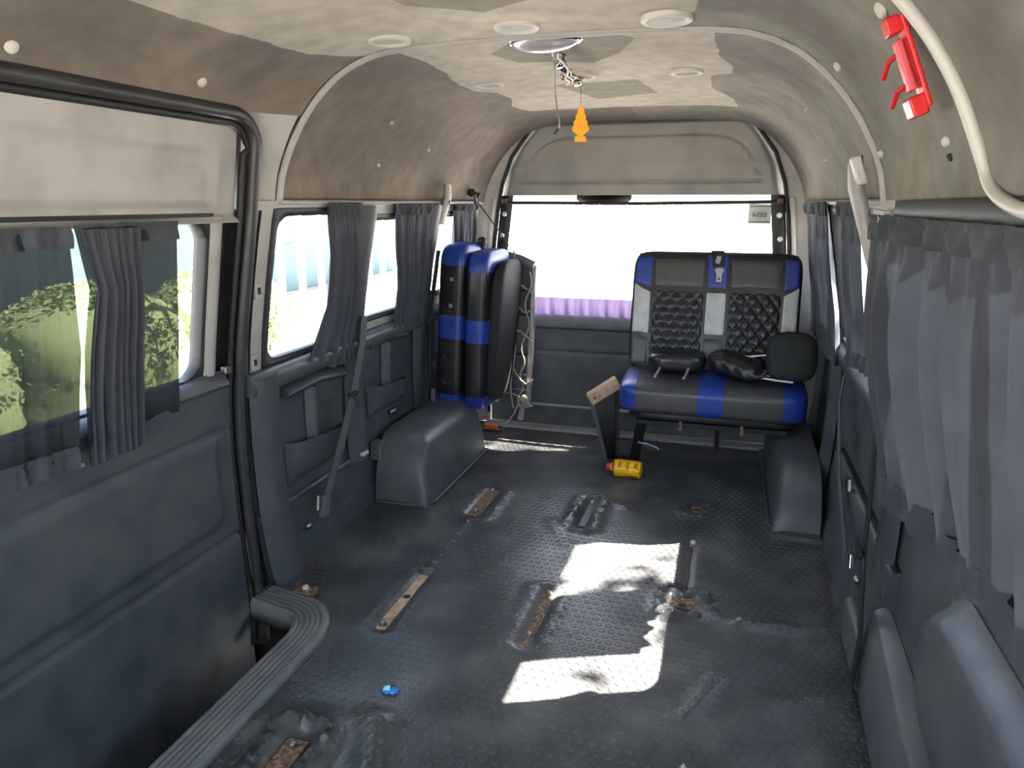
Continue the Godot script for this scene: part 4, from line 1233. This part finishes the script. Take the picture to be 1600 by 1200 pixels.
	for k in 2:
		var c: Vector3 = [Vector3(-1.182, 0.597, -3.06), Vector3(-1.062, 0.580, -3.10)][k]
		var h: Vector3 = [Vector3(0.068, 0.380, 0.145), Vector3(0.056, 0.365, 0.19)][k]
		var tf := Transform3D(Basis(Vector3.BACK, [-0.055, -0.045][k]), c)
		var nm: String = ["backrest", "cushion"][k]
		var sd := part(f, nm, MB.new().slab(h, tf, 5.0, -0.80, -0.10, 0.0, 44, 14, 9.0), M.leather_black)
		part(sd, "black_section", MB.new().slab(h, tf, 5.0, 0.17, 0.76, 0.0, 44, 14, 9.0), M.leather_black)
		part(sd, "blue_cap", MB.new().slab(h, tf, 5.0, 0.755, 1.0, 0.0, 44, 14, 9.0), M.leather_blue)
		part(sd, "blue_band", MB.new().slab(h, tf, 5.0, -0.105, 0.175, 0.001, 44, 8, 9.0), M.leather_blue)
		part(sd, "blue_foot", MB.new().slab(h, tf, 5.0, -1.0, -0.795, 0.0, 44, 14, 9.0), M.leather_blue)
		if k == 0:
			for y in [0.60, 0.29]:
				var w := part(sd, "washer", MB.new().rbox(tf * Vector3(0.005, y * 0.38, 0.146), Vector3(0.034, 0.034, 0.008), 0.004), M.black)
				part(w, "bolt", MB.new().rbox(tf * Vector3(0.005, y * 0.38, 0.151), Vector3(0.016, 0.018, 0.008), 0.003), M.steel)
			for y in [-0.32, -0.62]:
				part(sd, "bolt_recess", MB.new().lathe([Vector2(0.022, 0.002), Vector2(0.018, 0.004), Vector2(0.014, -0.001), Vector2(0.0001, -0.001)], 18, Transform3D(Basis(Vector3.RIGHT, PI / 2), tf * Vector3(-0.005, y * 0.38, 0.145))), M.black)
	# underside shell and folding frame of the same seat, towards the tailgate
	part(f, "seat_shell", MB.new().slab(Vector3(0.03, 0.33, 0.17), Transform3D(Basis(Vector3.BACK, -0.10), Vector3(-0.995, 0.57, -3.13)), 6.0, -1.0, 1.0, 0.0, 36, 20, 6.0), mat(Color(0.17, 0.165, 0.17), 0.7, 0.0, 0.3))
	part(f, "frame_plate", MB.new().rbox(Vector3(-0.985, 0.50, -3.33), Vector3(0.17, 0.72, 0.03), 0.01, Basis(Vector3.BACK, -0.04)), M.plastic_mid)
	part(f, "frame_top", MB.new().sweep([Vector3(-1.05, 0.905, -3.31), Vector3(-0.965, 0.885, -3.31), Vector3(-0.895, 0.855, -3.31)], [Vector2(-0.025, -0.022), Vector2(0.025, -0.022), Vector2(0.025, 0.022), Vector2(-0.025, 0.022)]), mat(Color(0.42, 0.39, 0.44), 0.5))
	part(f, "frame_rail", MB.new().rbox(Vector3(-0.905, 0.50, -3.30), Vector3(0.022, 0.70, 0.022), 0.003, Basis(Vector3.BACK, -0.045)), M.steel)
	part(f, "frame_leg", MB.new().rbox(Vector3(-0.95, 0.13, -3.30), Vector3(0.03, 0.10, 0.02), 0.003, Basis(Vector3.BACK, -0.2)), M.steel)
	for y in [0.24, 0.32, 0.42, 0.62, 0.74]:
		part(f, "cross_bar", MB.new().rbox(Vector3(-0.985, y, -3.312), Vector3(0.14, 0.012, 0.014), 0.003, Basis(Vector3.BACK, -0.05)), M.steel if y < 0.4 else M.black)

	# left and right wheel arches
	arch("wheel_arch_cover", "grey plastic wheel arch cover on the left in front of the folded seat", -1, -2.335, -3.03, -1.055, 0.265, 0.16)
	arch("wheel_arch_cover", "dark wheel arch cover on the right under the bench seat", 1, -2.50, -3.40, 0.215, 0.215, 0.30)

	# cut seat bracket with a wooden end standing on the floor
	var s := thing("seat_bracket", "black steel seat bracket topped with a raw wood block, leaning left of the bench", "bracket", Vector3(-0.46, 0.0, -3.08))
	var tf2 := Transform3D(Basis(Vector3.BACK, 0.12).rotated(Vector3.UP, 0.25), Vector3(-0.455, 0.0, -3.08))
	part(s, "channel", MB.new().extrude([Vector2(-0.030, 0.002), Vector2(0.030, 0.002), Vector2(0.058, 0.345), Vector2(-0.075, 0.285), Vector2(-0.062, 0.18)], 0.012, tf2 * Transform3D(Basis.IDENTITY, Vector3(0, 0, 0.0))), M.black_gloss)
	part(s, "flange", MB.new().extrude([Vector2(-0.032, 0.0), Vector2(-0.020, 0.0), Vector2(-0.055, 0.285), Vector2(-0.078, 0.285)], 0.055, tf2), M.plastic)
	part(s, "flange", MB.new().extrude([Vector2(0.018, 0.03), Vector2(0.032, 0.0), Vector2(0.062, 0.345), Vector2(0.048, 0.340)], 0.055, tf2), M.black)
	part(s, "wood_block", MB.new().rbox(tf2 * Vector3(-0.008, 0.335, 0.008), Vector3(0.150, 0.052, 0.062), 0.004, tf2.basis * Basis(Vector3.BACK, 0.47)), M.wood, "raw wood block with a screw hole")
	part(s, "screw_hole", MB.new().lathe([Vector2(0.006, 0.0), Vector2(0.0001, 0.001)], 10, Transform3D(tf2.basis * Basis(Vector3.RIGHT, PI / 2), tf2 * Vector3(-0.052, 0.312, 0.0395))), M.black)
	part(s, "foot", MB.new().rbox(Vector3(-0.415, 0.008, -3.13), Vector3(0.07, 0.012, 0.05), 0.003), M.black)

func arch(called: String, label: String, side: float, z0: float, z1: float, xin: float, h: float, ramp: float) -> void:
	var xw := XC + side * 0.826
	var t := thing(called, label, "wheel arch", Vector3((xw + xin) / 2, 0, (z0 + z1) / 2))
	part(t, "cover", MB.new().grid(60, 40, func(a: float, b: float):
		# a runs along the van, b from the wall over the top and down the inner face
		var z := lerpf(z0, z1, a)
		var d0 := absf(z - z0) / ramp
		var d1 := absf(z - z1) / 0.08
		var hh := h * pow(clampf(1.0 - pow(1.0 - clampf(d0, 0, 1), 2.6), 0, 1), 0.6) * pow(clampf(1.0 - pow(1.0 - clampf(d1, 0, 1), 3.0), 0, 1), 0.4)
		var q := b * 1.6
		if q <= 1.0:
			var k := pow(q, 0.75)
			var x := lerpf(xw, xin + side * 0.03, k)
			return Vector3(x, hh * pow(maxf(0.0, 1.0 - pow(k, 7.0) * 0.16), 1.0) + 0.002, z)
		var w := (q - 1.0) / 0.6
		return Vector3(xin + side * 0.03 * pow(1.0 - w, 2.0), hh * 0.84 * (1.0 - w) + 0.002, z)), M.plastic_mid)
	part(t, "flange", MB.new().sweep([Vector3(xw, 0.006, z0 + 0.004), Vector3(xin + side * 0.05, 0.006, z0 + 0.004), Vector3(xin - side * 0.006, 0.006, z0 - 0.05), Vector3(xin - side * 0.006, 0.006, z1)], [Vector2(-0.012, -0.005), Vector2(0.012, -0.005), Vector2(0.008, 0.006), Vector2(-0.008, 0.006)]), M.plastic)

# ---------------------------------------------------------------- belts, lamps, bottle and the rest
const STRAP := [Vector2(-0.021, -0.0016), Vector2(0.021, -0.0016), Vector2(0.021, 0.0016), Vector2(-0.021, 0.0016)]

func ceiling_lamp(label: String, x: float, z: float, r: float, lens: bool) -> void:
	var y := 1.531 if absf(x - XC) < 0.2 else 1.522
	if z < -1.75:
		y += 0.012
	var t := thing("ceiling_lamp", label, "ceiling lamp", Vector3(x, y, z), "round lamps in the roof")
	var xf := Transform3D(Basis(Vector3.RIGHT, PI), Vector3(x, y, z))
	part(t, "bezel", MB.new().lathe([Vector2(r, -0.006), Vector2(r, 0.002), Vector2(r * 0.95, 0.005), Vector2(r * 0.80, 0.005), Vector2(r * 0.74, 0.0), Vector2(r * 0.72, -0.003)], 28, xf), M.white_trim)
	part(t, "lens", MB.new().lathe([Vector2(r * 0.73, -0.002), Vector2(r * 0.5, 0.0015), Vector2(0.0001, 0.003)] if lens else [Vector2(r * 0.72, 0.002), Vector2(r * 0.62, -0.003), Vector2(0.0001, -0.003)], 28, xf), M.cream)

func belt(label: String, at: Vector3, pts: Array, m: Material, up := Vector3.RIGHT) -> Node3D:
	var t := thing("seat_belt", label, "seat belt", at)
	part(t, "webbing", MB.new().sweep(pts, STRAP, up), m)
	return t

func small_things() -> void:
	# ceiling lamps
	ceiling_lamp("round roof lamp with a cracked lens, front row on the left", -0.811, -1.665, 0.052, true)
	ceiling_lamp("round roof lamp in the middle of the front row, next to the chrome dome", -0.494, -1.66, 0.052, true)
	ceiling_lamp("round roof lamp in the front row on the right, largest in view", -0.162, -1.648, 0.055, true)
	ceiling_lamp("small round roof lamp in the rear row on the left, above the brown-grey roof side", -0.816, -2.42, 0.050, false)
	ceiling_lamp("small round roof lamp in the rear row on the right", -0.167, -2.373, 0.050, false)
	# chrome dome with its wiring pulled out to an open lamp hole
	var d := thing("chrome_dome", "oval chrome dome on the roof with bare wires trailing from it", "dome lamp", Vector3(-0.487, 1.545, -1.885))
	part(d, "dome", MB.new().grid(36, 8, func(a: float, b: float):
		var k := sin(b * PI / 2)
		return Vector3(-0.487 + 0.092 * cos(TAU * a) * k, 1.545 - 0.030 * cos(b * PI / 2) + 0.004, -1.885 + 0.052 * sin(TAU * a) * k)), M.satin)
	part(d, "rim", MB.new().grid(36, 4, func(a: float, b: float):
		var e := Vector3(0.092 * cos(TAU * a), 0, 0.052 * sin(TAU * a))
		return Vector3(-0.487, 1.545, -1.885) + e * (1.0 + 0.06 * cos(TAU * b)) + Vector3(0, 0.005 * sin(TAU * b), 0)), M.chrome)
	var copper := mat(Color(0.42, 0.20, 0.15), 0.4)
	for k in 7:
		var r := rng(300 + k)
		var pts := []
		for i in 14:
			var q := i / 13.0
			pts.append(Vector3(lerpf(-0.465, -0.497, q) + r.randfn() * 0.005 + 0.010 * sin(q * 9.0 + k * 2.0), 1.527 - 0.016 * sin(PI * q) - 0.004 * k * sin(PI * q), lerpf(-1.93, -2.36, q) + r.randfn() * 0.005))
		part(d, "wire", MB.new().tube(pts, 0.0035, 6), [copper, M.steel, M.white, M.black][k % 4])
	for z in [-2.0, -2.13, -2.2, -2.31]:
		part(d, "foil_wrap", MB.new().slab(Vector3(0.013, 0.022, 0.010), Transform3D(Basis(Vector3.RIGHT, PI / 2 - 0.1).rotated(Vector3.UP, 0.4), Vector3(-0.475 - (-2.0 - z) * 0.05, 1.510, z)), 2.5, -1.0, 1.0, 0.0, 14, 8, 3.0, 0.08), M.chrome)
	var op := thing("lamp_hole", "open lamp hole with a loose white ring where the wires end", "lamp ring", Vector3(-0.497, 1.543, -2.38), "round lamps in the roof")
	part(op, "ring", MB.new().lathe([Vector2(0.050, -0.002), Vector2(0.050, 0.006), Vector2(0.044, 0.010), Vector2(0.036, 0.006), Vector2(0.034, -0.004)], 28, Transform3D(Basis(Vector3.RIGHT, PI), Vector3(-0.497, 1.543, -2.38))), M.white_trim)
	part(op, "socket", MB.new().lathe([Vector2(0.036, 0.0), Vector2(0.0001, 0.0)], 20, Transform3D(Basis(Vector3.RIGHT, PI), Vector3(-0.497, 1.543, -2.38))), M.plastic_mid)

	# yellow tree-shaped air freshener on a thread
	var a := thing("air_freshener", "yellow tree-shaped card air freshener hanging from the roof", "air freshener", Vector3(-0.490, 1.395, -2.37))
	var half := [Vector2(0.004, 0.056), Vector2(0.012, 0.040), Vector2(0.010, 0.036), Vector2(0.018, 0.022), Vector2(0.015, 0.017), Vector2(0.024, 0.004), Vector2(0.021, -0.001), Vector2(0.028, -0.012), Vector2(0.026, -0.022), Vector2(0.014, -0.029), Vector2(0.008, -0.036), Vector2(0.018, -0.038), Vector2(0.019, -0.054)]
	var outline := half.duplicate()
	for i in half.size():
		var h: Vector2 = half[half.size() - 1 - i]
		outline.append(Vector2(-h.x, h.y))
	part(a, "card", MB.new().extrude(outline, 0.002, Transform3D(Basis(Vector3.UP, 0.15), Vector3(-0.490, 1.395, -2.37))), mat(Color(0.97, 0.68, 0.12), 0.7))
	part(a, "thread", MB.new().tube([Vector3(-0.490, 1.450, -2.37), Vector3(-0.492, 1.49, -2.371), Vector3(-0.494, 1.54, -2.373)], 0.0007, 5), M.rubber)
	# thin cord with a clip
	var c := thing("hanging_cord", "thin pale cord with a dark clip dangling left of the yellow air freshener", "cord", Vector3(-0.485, 1.43, -2.0))
	part(c, "thread", MB.new().tube([Vector3(-0.490, 1.54, -2.0), Vector3(-0.487, 1.49, -2.0), Vector3(-0.485, 1.432, -2.0)], 0.0006, 5), M.rubber)
	part(c, "cord", MB.new().tube([Vector3(-0.485, 1.434, -2.0), Vector3(-0.480, 1.40, -2.0), Vector3(-0.472, 1.365, -2.0), Vector3(-0.474, 1.35, -2.0), Vector3(-0.479, 1.345, -2.0)], 0.0022, 6), M.steel)
	part(c, "clip", MB.new().rbox(Vector3(-0.481, 1.340, -2.0), Vector3(0.007, 0.020, 0.006), 0.002, Basis(Vector3.BACK, -0.7)), M.black)

	# red plastic holder on the roof side
	var rp := Vector3(0.222, 1.335, -1.135)
	var rn := (Vector3(XC, 1.05, -1.135) - rp).normalized()
	var ry := Vector3(-0.5, 0.86, 0.0)
	ry = (ry - rn * ry.dot(rn)).normalized()
	var rb := Basis(ry.cross(rn), ry, rn)
	var red := mat(Color(0.80, 0.09, 0.12), 0.35)
	var rc := thing("red_clip", "broken red plastic holder stuck to the right roof side by the white strip", "plastic holder", rp)
	var rt := Transform3D(rb, rp + rn * 0.012)
	part(rc, "plate", MB.new().rbox(rt * Vector3(0, 0, -0.006), Vector3(0.040, 0.125, 0.006), 0.002, rb), red)
	part(rc, "front", MB.new().rbox(rt * Vector3(-0.006, 0.0, 0.004), Vector3(0.022, 0.070, 0.010), 0.003, rb), mat(Color(0.82, 0.30, 0.34), 0.4))
	part(rc, "end_lug", MB.new().rbox(rt * Vector3(-0.010, 0.055, 0.004), Vector3(0.030, 0.024, 0.018), 0.003, rb), red)
	part(rc, "end_lug", MB.new().rbox(rt * Vector3(-0.014, -0.056, 0.004), Vector3(0.044, 0.028, 0.020), 0.003, rb), red)
	for y in [0.012, -0.030]:
		part(rc, "prong", MB.new().tube([rt * Vector3(-0.010, y + 0.006, 0.006), rt * Vector3(-0.034, y + 0.004, 0.014), rt * Vector3(-0.066, y - 0.012, 0.020)], 0.0038, 6), red)

	# belt anchors and belts
	var an := thing("belt_anchor", "cream upper belt anchor cover on the left above the rear windows", "belt anchor", on_wall(-1, -2.915, 1.15, 0.03))
	part(an, "cover", MB.new().sweep([on_wall(-1, -2.93, 1.225, 0.02), on_wall(-1, -2.92, 1.17, 0.035), on_wall(-1, -2.905, 1.06, 0.03)], [Vector2(-0.022, -0.012), Vector2(0.022, -0.012), Vector2(0.016, 0.012), Vector2(-0.016, 0.012)], Vector3.RIGHT), M.cream)
	part(an, "slot", MB.new().rbox(on_wall(-1, -2.917, 1.15, 0.05), Vector3(0.004, 0.02, 0.012), 0.001), M.rubber)
	var an2 := thing("belt_anchor", "cream upper belt anchor and pillar cover on the right beside the long curtain", "belt anchor", on_wall(1, -1.80, 1.15, 0.03))
	part(an2, "cover", MB.new().sweep([on_wall(1, -1.86, 1.245, 0.03), on_wall(1, -1.83, 1.19, 0.045), on_wall(1, -1.81, 1.10, 0.04), on_wall(1, -1.81, 0.95, 0.022), on_wall(1, -1.80, 0.72, 0.015)], [Vector2(-0.022, -0.014), Vector2(0.022, -0.014), Vector2(0.018, 0.012), Vector2(-0.018, 0.012)], Vector3.RIGHT), M.cream)
	part(an2, "cap", MB.new().rbox(on_wall(1, -1.80, 1.22, 0.04), Vector3(0.022, 0.065, 0.035), 0.006, Basis(Vector3.BACK, 0.35)), M.white_trim)
	var bt := belt("grey seat belt hanging from the left pillar to a bright bolt near the floor", on_wall(-1, -2.2, 0.6, 0.06), [on_wall(-1, -2.28, 0.75, 0.045), on_wall(-1, -2.25, 0.65, 0.06), on_wall(-1, -2.15, 0.48, 0.075), on_wall(-1, -2.02, 0.28, 0.07), on_wall(-1, -1.94, 0.14, 0.045)], M.webbing)
	part(bt, "tongue", MB.new().rbox(on_wall(-1, -2.165, 0.465, 0.088), Vector3(0.008, 0.045, 0.02), 0.002, Basis(Vector3.RIGHT, 0.3)), M.steel)
	part(bt, "buckle_stop", MB.new().rbox(on_wall(-1, -2.145, 0.495, 0.08), Vector3(0.02, 0.012, 0.05), 0.003), M.black)
	part(bt, "buckle", MB.new().rbox(on_wall(-1, -1.945, 0.15, 0.05), Vector3(0.022, 0.075, 0.035), 0.005, Basis(Vector3.RIGHT, -0.25)), M.webbing)
	part(bt, "side_clip", MB.new().rbox(on_wall(-1, -1.91, 0.175, 0.05), Vector3(0.006, 0.05, 0.008), 0.002, Basis(Vector3.RIGHT, -0.15)), M.white_trim)
	part(bt, "anchor_bolt", MB.new().lathe([Vector2(0.013, 0.0), Vector2(0.013, 0.008), Vector2(0.008, 0.013), Vector2(0.0001, 0.014)], 12, Transform3D(Basis(Vector3.BACK, -PI / 2), on_wall(-1, -1.895, 0.095, 0.006))), M.steel)
	var b2 := belt("dark seat belt on the left between the wheel arch and the folded seat", on_wall(-1, -2.87, 0.6, 0.05), [on_wall(-1, -2.89, 0.95, 0.05), on_wall(-1, -2.88, 0.70, 0.055), on_wall(-1, -2.85, 0.42, 0.07), on_wall(-1, -2.78, 0.24, 0.05)], M.webbing_dark)
	part(b2, "tongue", MB.new().rbox(on_wall(-1, -2.862, 0.44, 0.085), Vector3(0.006, 0.04, 0.016), 0.002, Basis(Vector3.RIGHT, 0.3)), M.steel)
	part(b2, "buckle_stop", MB.new().rbox(on_wall(-1, -2.87, 0.30, 0.07), Vector3(0.02, 0.06, 0.012), 0.003), M.webbing)
	var bk := thing("trim_bolts", "pair of bright bolts and a bracket above the left wheel arch", "bolts", on_wall(-1, -2.40, 0.22, 0.02))
	part(bk, "bracket", MB.new().rbox(on_wall(-1, -2.385, 0.20, 0.03), Vector3(0.05, 0.075, 0.05), 0.008, Basis.IDENTITY, 2), M.plastic_mid)
	for z in [-2.56, -2.585]:
		part(bk, "bolt", MB.new().lathe([Vector2(0.010, 0.0), Vector2(0.010, 0.006), Vector2(0.0001, 0.010)], 10, Transform3D(Basis(Vector3.BACK, -PI / 2), on_wall(-1, z, 0.305, 0.012))), M.steel)
	part(bk, "clip", MB.new().rbox(on_wall(-1, -2.27, 0.225, 0.03), Vector3(0.03, 0.014, 0.045), 0.004), M.white_trim)
	var r1 := belt("dark seat belt hanging down the right wall by the wheel arch to a bright bolt", on_wall(1, -2.2, 0.35, 0.05), [on_wall(1, -2.47, 0.60, 0.03), on_wall(1, -2.42, 0.52, 0.045), on_wall(1, -2.22, 0.33, 0.05), on_wall(1, -2.02, 0.18, 0.035)], M.webbing)
	part(r1, "anchor_bolt", MB.new().lathe([Vector2(0.012, 0.0), Vector2(0.012, 0.007), Vector2(0.0001, 0.012)], 12, Transform3D(Basis(Vector3.BACK, PI / 2), on_wall(1, -1.95, 0.145, 0.006))), M.steel)
	part(r1, "tongue", MB.new().rbox(on_wall(1, -2.14, 0.345, 0.035), Vector3(0.006, 0.035, 0.02), 0.002, Basis(Vector3.RIGHT, -0.4)), M.white_trim)
	var r2 := belt("black seat belt with a chrome tongue below the left edge of the long right curtain", on_wall(1, -1.72, 0.4, 0.05), [on_wall(1, -1.78, 0.66, 0.05), on_wall(1, -1.74, 0.50, 0.06), on_wall(1, -1.70, 0.34, 0.065), on_wall(1, -1.64, 0.16, 0.05), on_wall(1, -1.60, 0.04, 0.045)], M.black)
	part(r2, "tongue", MB.new().rbox(on_wall(1, -1.72, 0.31, 0.085), Vector3(0.010, 0.034, 0.016), 0.002, Basis(Vector3.RIGHT, -0.35)), M.chrome)
	part(r2, "buckle_stop", MB.new().rbox(on_wall(1, -1.70, 0.345, 0.08), Vector3(0.02, 0.014, 0.045), 0.003), M.black)
	# dark rail over the long right curtain
	var rl := thing("curtain_rail", "dark padded rail over the long right curtain", "curtain rail", on_wall(1, -1.2, 1.13, 0.02))
	part(rl, "rail", MB.new().sweep([on_wall(1, -1.60, 1.14, -0.006), on_wall(1, -1.3, 1.142, -0.010), on_wall(1, -0.6, 1.145, -0.012)], [Vector2(0.02, -0.030), Vector2(-0.004, -0.030), Vector2(-0.014, -0.016), Vector2(-0.014, 0.002), Vector2(-0.004, 0.014), Vector2(0.02, 0.014)]), M.frame)
	part(rl, "end_fin", MB.new().extrude([Vector2(0, 0), Vector2(-0.11, 0.05), Vector2(-0.13, 0.062), Vector2(0.0, 0.058)], 0.012, Transform3D(Basis(Vector3.UP, -PI / 2), on_wall(1, -1.64, 1.075, 0.035))), M.cream)

	# hook and tether of the folded seat
	var k := thing("wall_hook", "dark round hook on the roof side above the left rear corner", "hook", on_wall(-1, -3.29, 1.197, 0.0))
	var kn := Vector3(0.93, -0.36, 0)
	part(k, "knob", MB.new().lathe([Vector2(0.020, -0.004), Vector2(0.020, 0.008), Vector2(0.011, 0.014), Vector2(0.011, 0.030), Vector2(0.016, 0.036), Vector2(0.012, 0.046), Vector2(0.0001, 0.048)], 16, Transform3D(Basis(Quaternion(Vector3.UP, kn)), on_wall(-1, -3.29, 1.197, 0.004))), M.black)
	part(k, "catch", MB.new().rbox(on_wall(-1, -3.275, 1.165, 0.035), Vector3(0.016, 0.05, 0.014), 0.004), M.plastic_mid)
	var te := thing("tether_cord", "thin dark cord running from the wall hook down to the folded seat", "cord", Vector3(-1.16, 1.15, -3.28))
	part(te, "cord", MB.new().tube([on_wall(-1, -3.28, 1.155, 0.045), Vector3(-1.09, 1.05, -3.29), Vector3(-1.02, 0.95, -3.30), Vector3(-0.985, 0.905, -3.31)], 0.0032, 6), M.rubber)
	var kn2 := thing("seat_latch", "dark latch knob on top of the folded seat", "latch", Vector3(-1.105, 0.975, -3.16))
	part(kn2, "knob", MB.new().lathe([Vector2(0.022, 0.0), Vector2(0.022, 0.02), Vector2(0.016, 0.028), Vector2(0.0001, 0.03)], 16, Transform3D(Basis(Vector3.RIGHT, 0.5), Vector3(-1.105, 0.965, -3.16))), M.black)
	part(kn2, "stem", MB.new().tube([Vector3(-1.105, 0.90, -3.16), Vector3(-1.105, 0.97, -3.16)], 0.012, 8), M.black)
	# pale rope lashed round the folding frame
	var ro := thing("rope", "pale frayed rope lashed round the folded seat's frame", "rope", Vector3(-0.95, 0.5, -3.27))
	var rr := rng(44)
	for j in 5:
		var y: float = [0.78, 0.71, 0.55, 0.36, 0.22][j]
		var pts := []
		for i in 15:
			var t := i / 14.0
			pts.append(Vector3(lerpf(-1.045, -0.89, t), y - 0.06 * t + 0.03 * sin(PI * t * (1 + j % 2)) + rr.randfn() * 0.003, -3.272 + 0.012 * sin(PI * t)))
		part(ro, "loop", MB.new().tube(pts, 0.0042, 6), M.rope)
	for q in [[-0.985, 0.93, -0.99, 0.15, 0.010], [-0.905, 0.83, -0.935, 0.40, 0.014], [-0.935, 0.42, -0.955, 0.16, 0.010]]:
		var pts := []
		for i in 16:
			var t := i / 15.0
			pts.append(Vector3(lerpf(q[0], q[2], t) + q[4] * sin(t * 13.0), lerpf(q[1], q[3], t), -3.268 + 0.008 * sin(t * 9.0)))
		part(ro, "strand", MB.new().tube(pts, 0.004, 6), M.rope)
	part(ro, "knot", MB.new().slab(Vector3(0.022, 0.02, 0.016), Transform3D(Basis.IDENTITY, Vector3(-0.93, 0.205, -3.265)), 2.2, -1.0, 1.0, 0.0, 16, 10, 2.5, 0.15), M.rope)
	part(ro, "loose_end", MB.new().tube([Vector3(-0.95, 0.20, -3.262), Vector3(-0.975, 0.13, -3.25), Vector3(-1.01, 0.08, -3.24), Vector3(-1.05, 0.07, -3.24)], 0.0036, 6), M.rope)

	# yellow bottle lying on the floor
	var bx := Transform3D(Basis(Vector3.BACK, PI / 2 ).rotated(Vector3.UP, -0.06), Vector3(-0.362, floor_y(-0.36, -2.89) + 0.0385, -2.885))
	var bo := thing("bottle", "yellow plastic bottle with a red cap lying on the floor", "bottle", bx.origin - Vector3(0, 0.038, 0))
	part(bo, "body", MB.new().lathe([Vector2(0.0001, -0.066), Vector2(0.030, -0.066), Vector2(0.0365, -0.061), Vector2(0.0375, -0.05), Vector2(0.0375, 0.040), Vector2(0.035, 0.050), Vector2(0.026, 0.057), Vector2(0.016, 0.060), Vector2(0.015, 0.064)], 36, bx), bottle_label())
	part(bo, "neck", MB.new().lathe([Vector2(0.017, 0.060), Vector2(0.0175, 0.068), Vector2(0.015, 0.070)], 24, bx), mat(Color(0.95, 0.55, 0.10), 0.35))
	part(bo, "cap", MB.new().lathe([Vector2(0.0165, 0.068), Vector2(0.0165, 0.082), Vector2(0.013, 0.085), Vector2(0.0001, 0.085)], 24, bx), mat(Color(0.72, 0.20, 0.25), 0.4))
	# blue sweet wrapper
	var wy := floor_y(-0.711, -1.324)
	var wr := thing("sweet_wrapper", "small shiny blue sweet wrapper on the floor", "wrapper", Vector3(-0.711, wy, -1.324))
	var foil := mat(Color(0.12, 0.50, 0.85), 0.25)
	part(wr, "packet", MB.new().grid(14, 8, func(u: float, v: float):
		var x := (u - 0.5) * 0.040
		var z := (v - 0.5) * 0.024
		return Vector3(-0.711 + x + z * 0.2, wy + 0.004 + 0.010 * sin(PI * u) * sin(PI * v) + 0.002 * sin(u * 17.0 + v * 5.0), -1.324 + z - x * 0.15)), foil)
	part(wr, "printed_band", MB.new().grid(8, 6, func(u: float, v: float):
		var x := (u * 0.45 - 0.42) * 0.040
		var z := (v - 0.5) * 0.018
		return Vector3(-0.711 + x + z * 0.2, wy + 0.0052 + 0.010 * sin(PI * (x / 0.04 + 0.5)) * sin(PI * (z / 0.024 + 0.5)) + 0.002, -1.324 + z - x * 0.15)), mat(Color(0.66, 0.88, 0.95), 0.3))

func bottle_label() -> StandardMaterial3D:
	var w := 256
	var h := 128
	var im := Image.create(w, h, false, Image.FORMAT_RGB8)
	im.fill(Color(0.96, 0.74, 0.06))
	# u runs round the bottle, v from the base to the neck; the printed face repeats twice round it
	for s in [0, 128]:
		var o: int = s
		im.fill_rect(Rect2i(o + 12, 76, 104, 12), Color(0.30, 0.12, 0.05))
		im.fill_rect(Rect2i(o + 14, 91, 100, 7), Color(0.85, 0.42, 0.30))
		im.fill_rect(Rect2i(o + 60, 74, 6, 28), Color(0.97, 0.85, 0.45))
		for k in 6:
			im.fill_rect(Rect2i(o + 14, 36 + k * 6, 40 - 5 * (k % 3), 2), Color(0.72, 0.45, 0.04))
		for y in 20:
			for x in 24:
				if Vector2(x - 12, (y - 10) * 1.2).length() < 11:
					im.set_pixel(o + 82 + x, 38 + y, Color(0.62, 0.10, 0.12) if x < 14 else Color(0.88, 0.55, 0.50))
	var m := mat(Color.WHITE, 0.3)
	m.albedo_texture = ImageTexture.create_from_image(im)
	return m
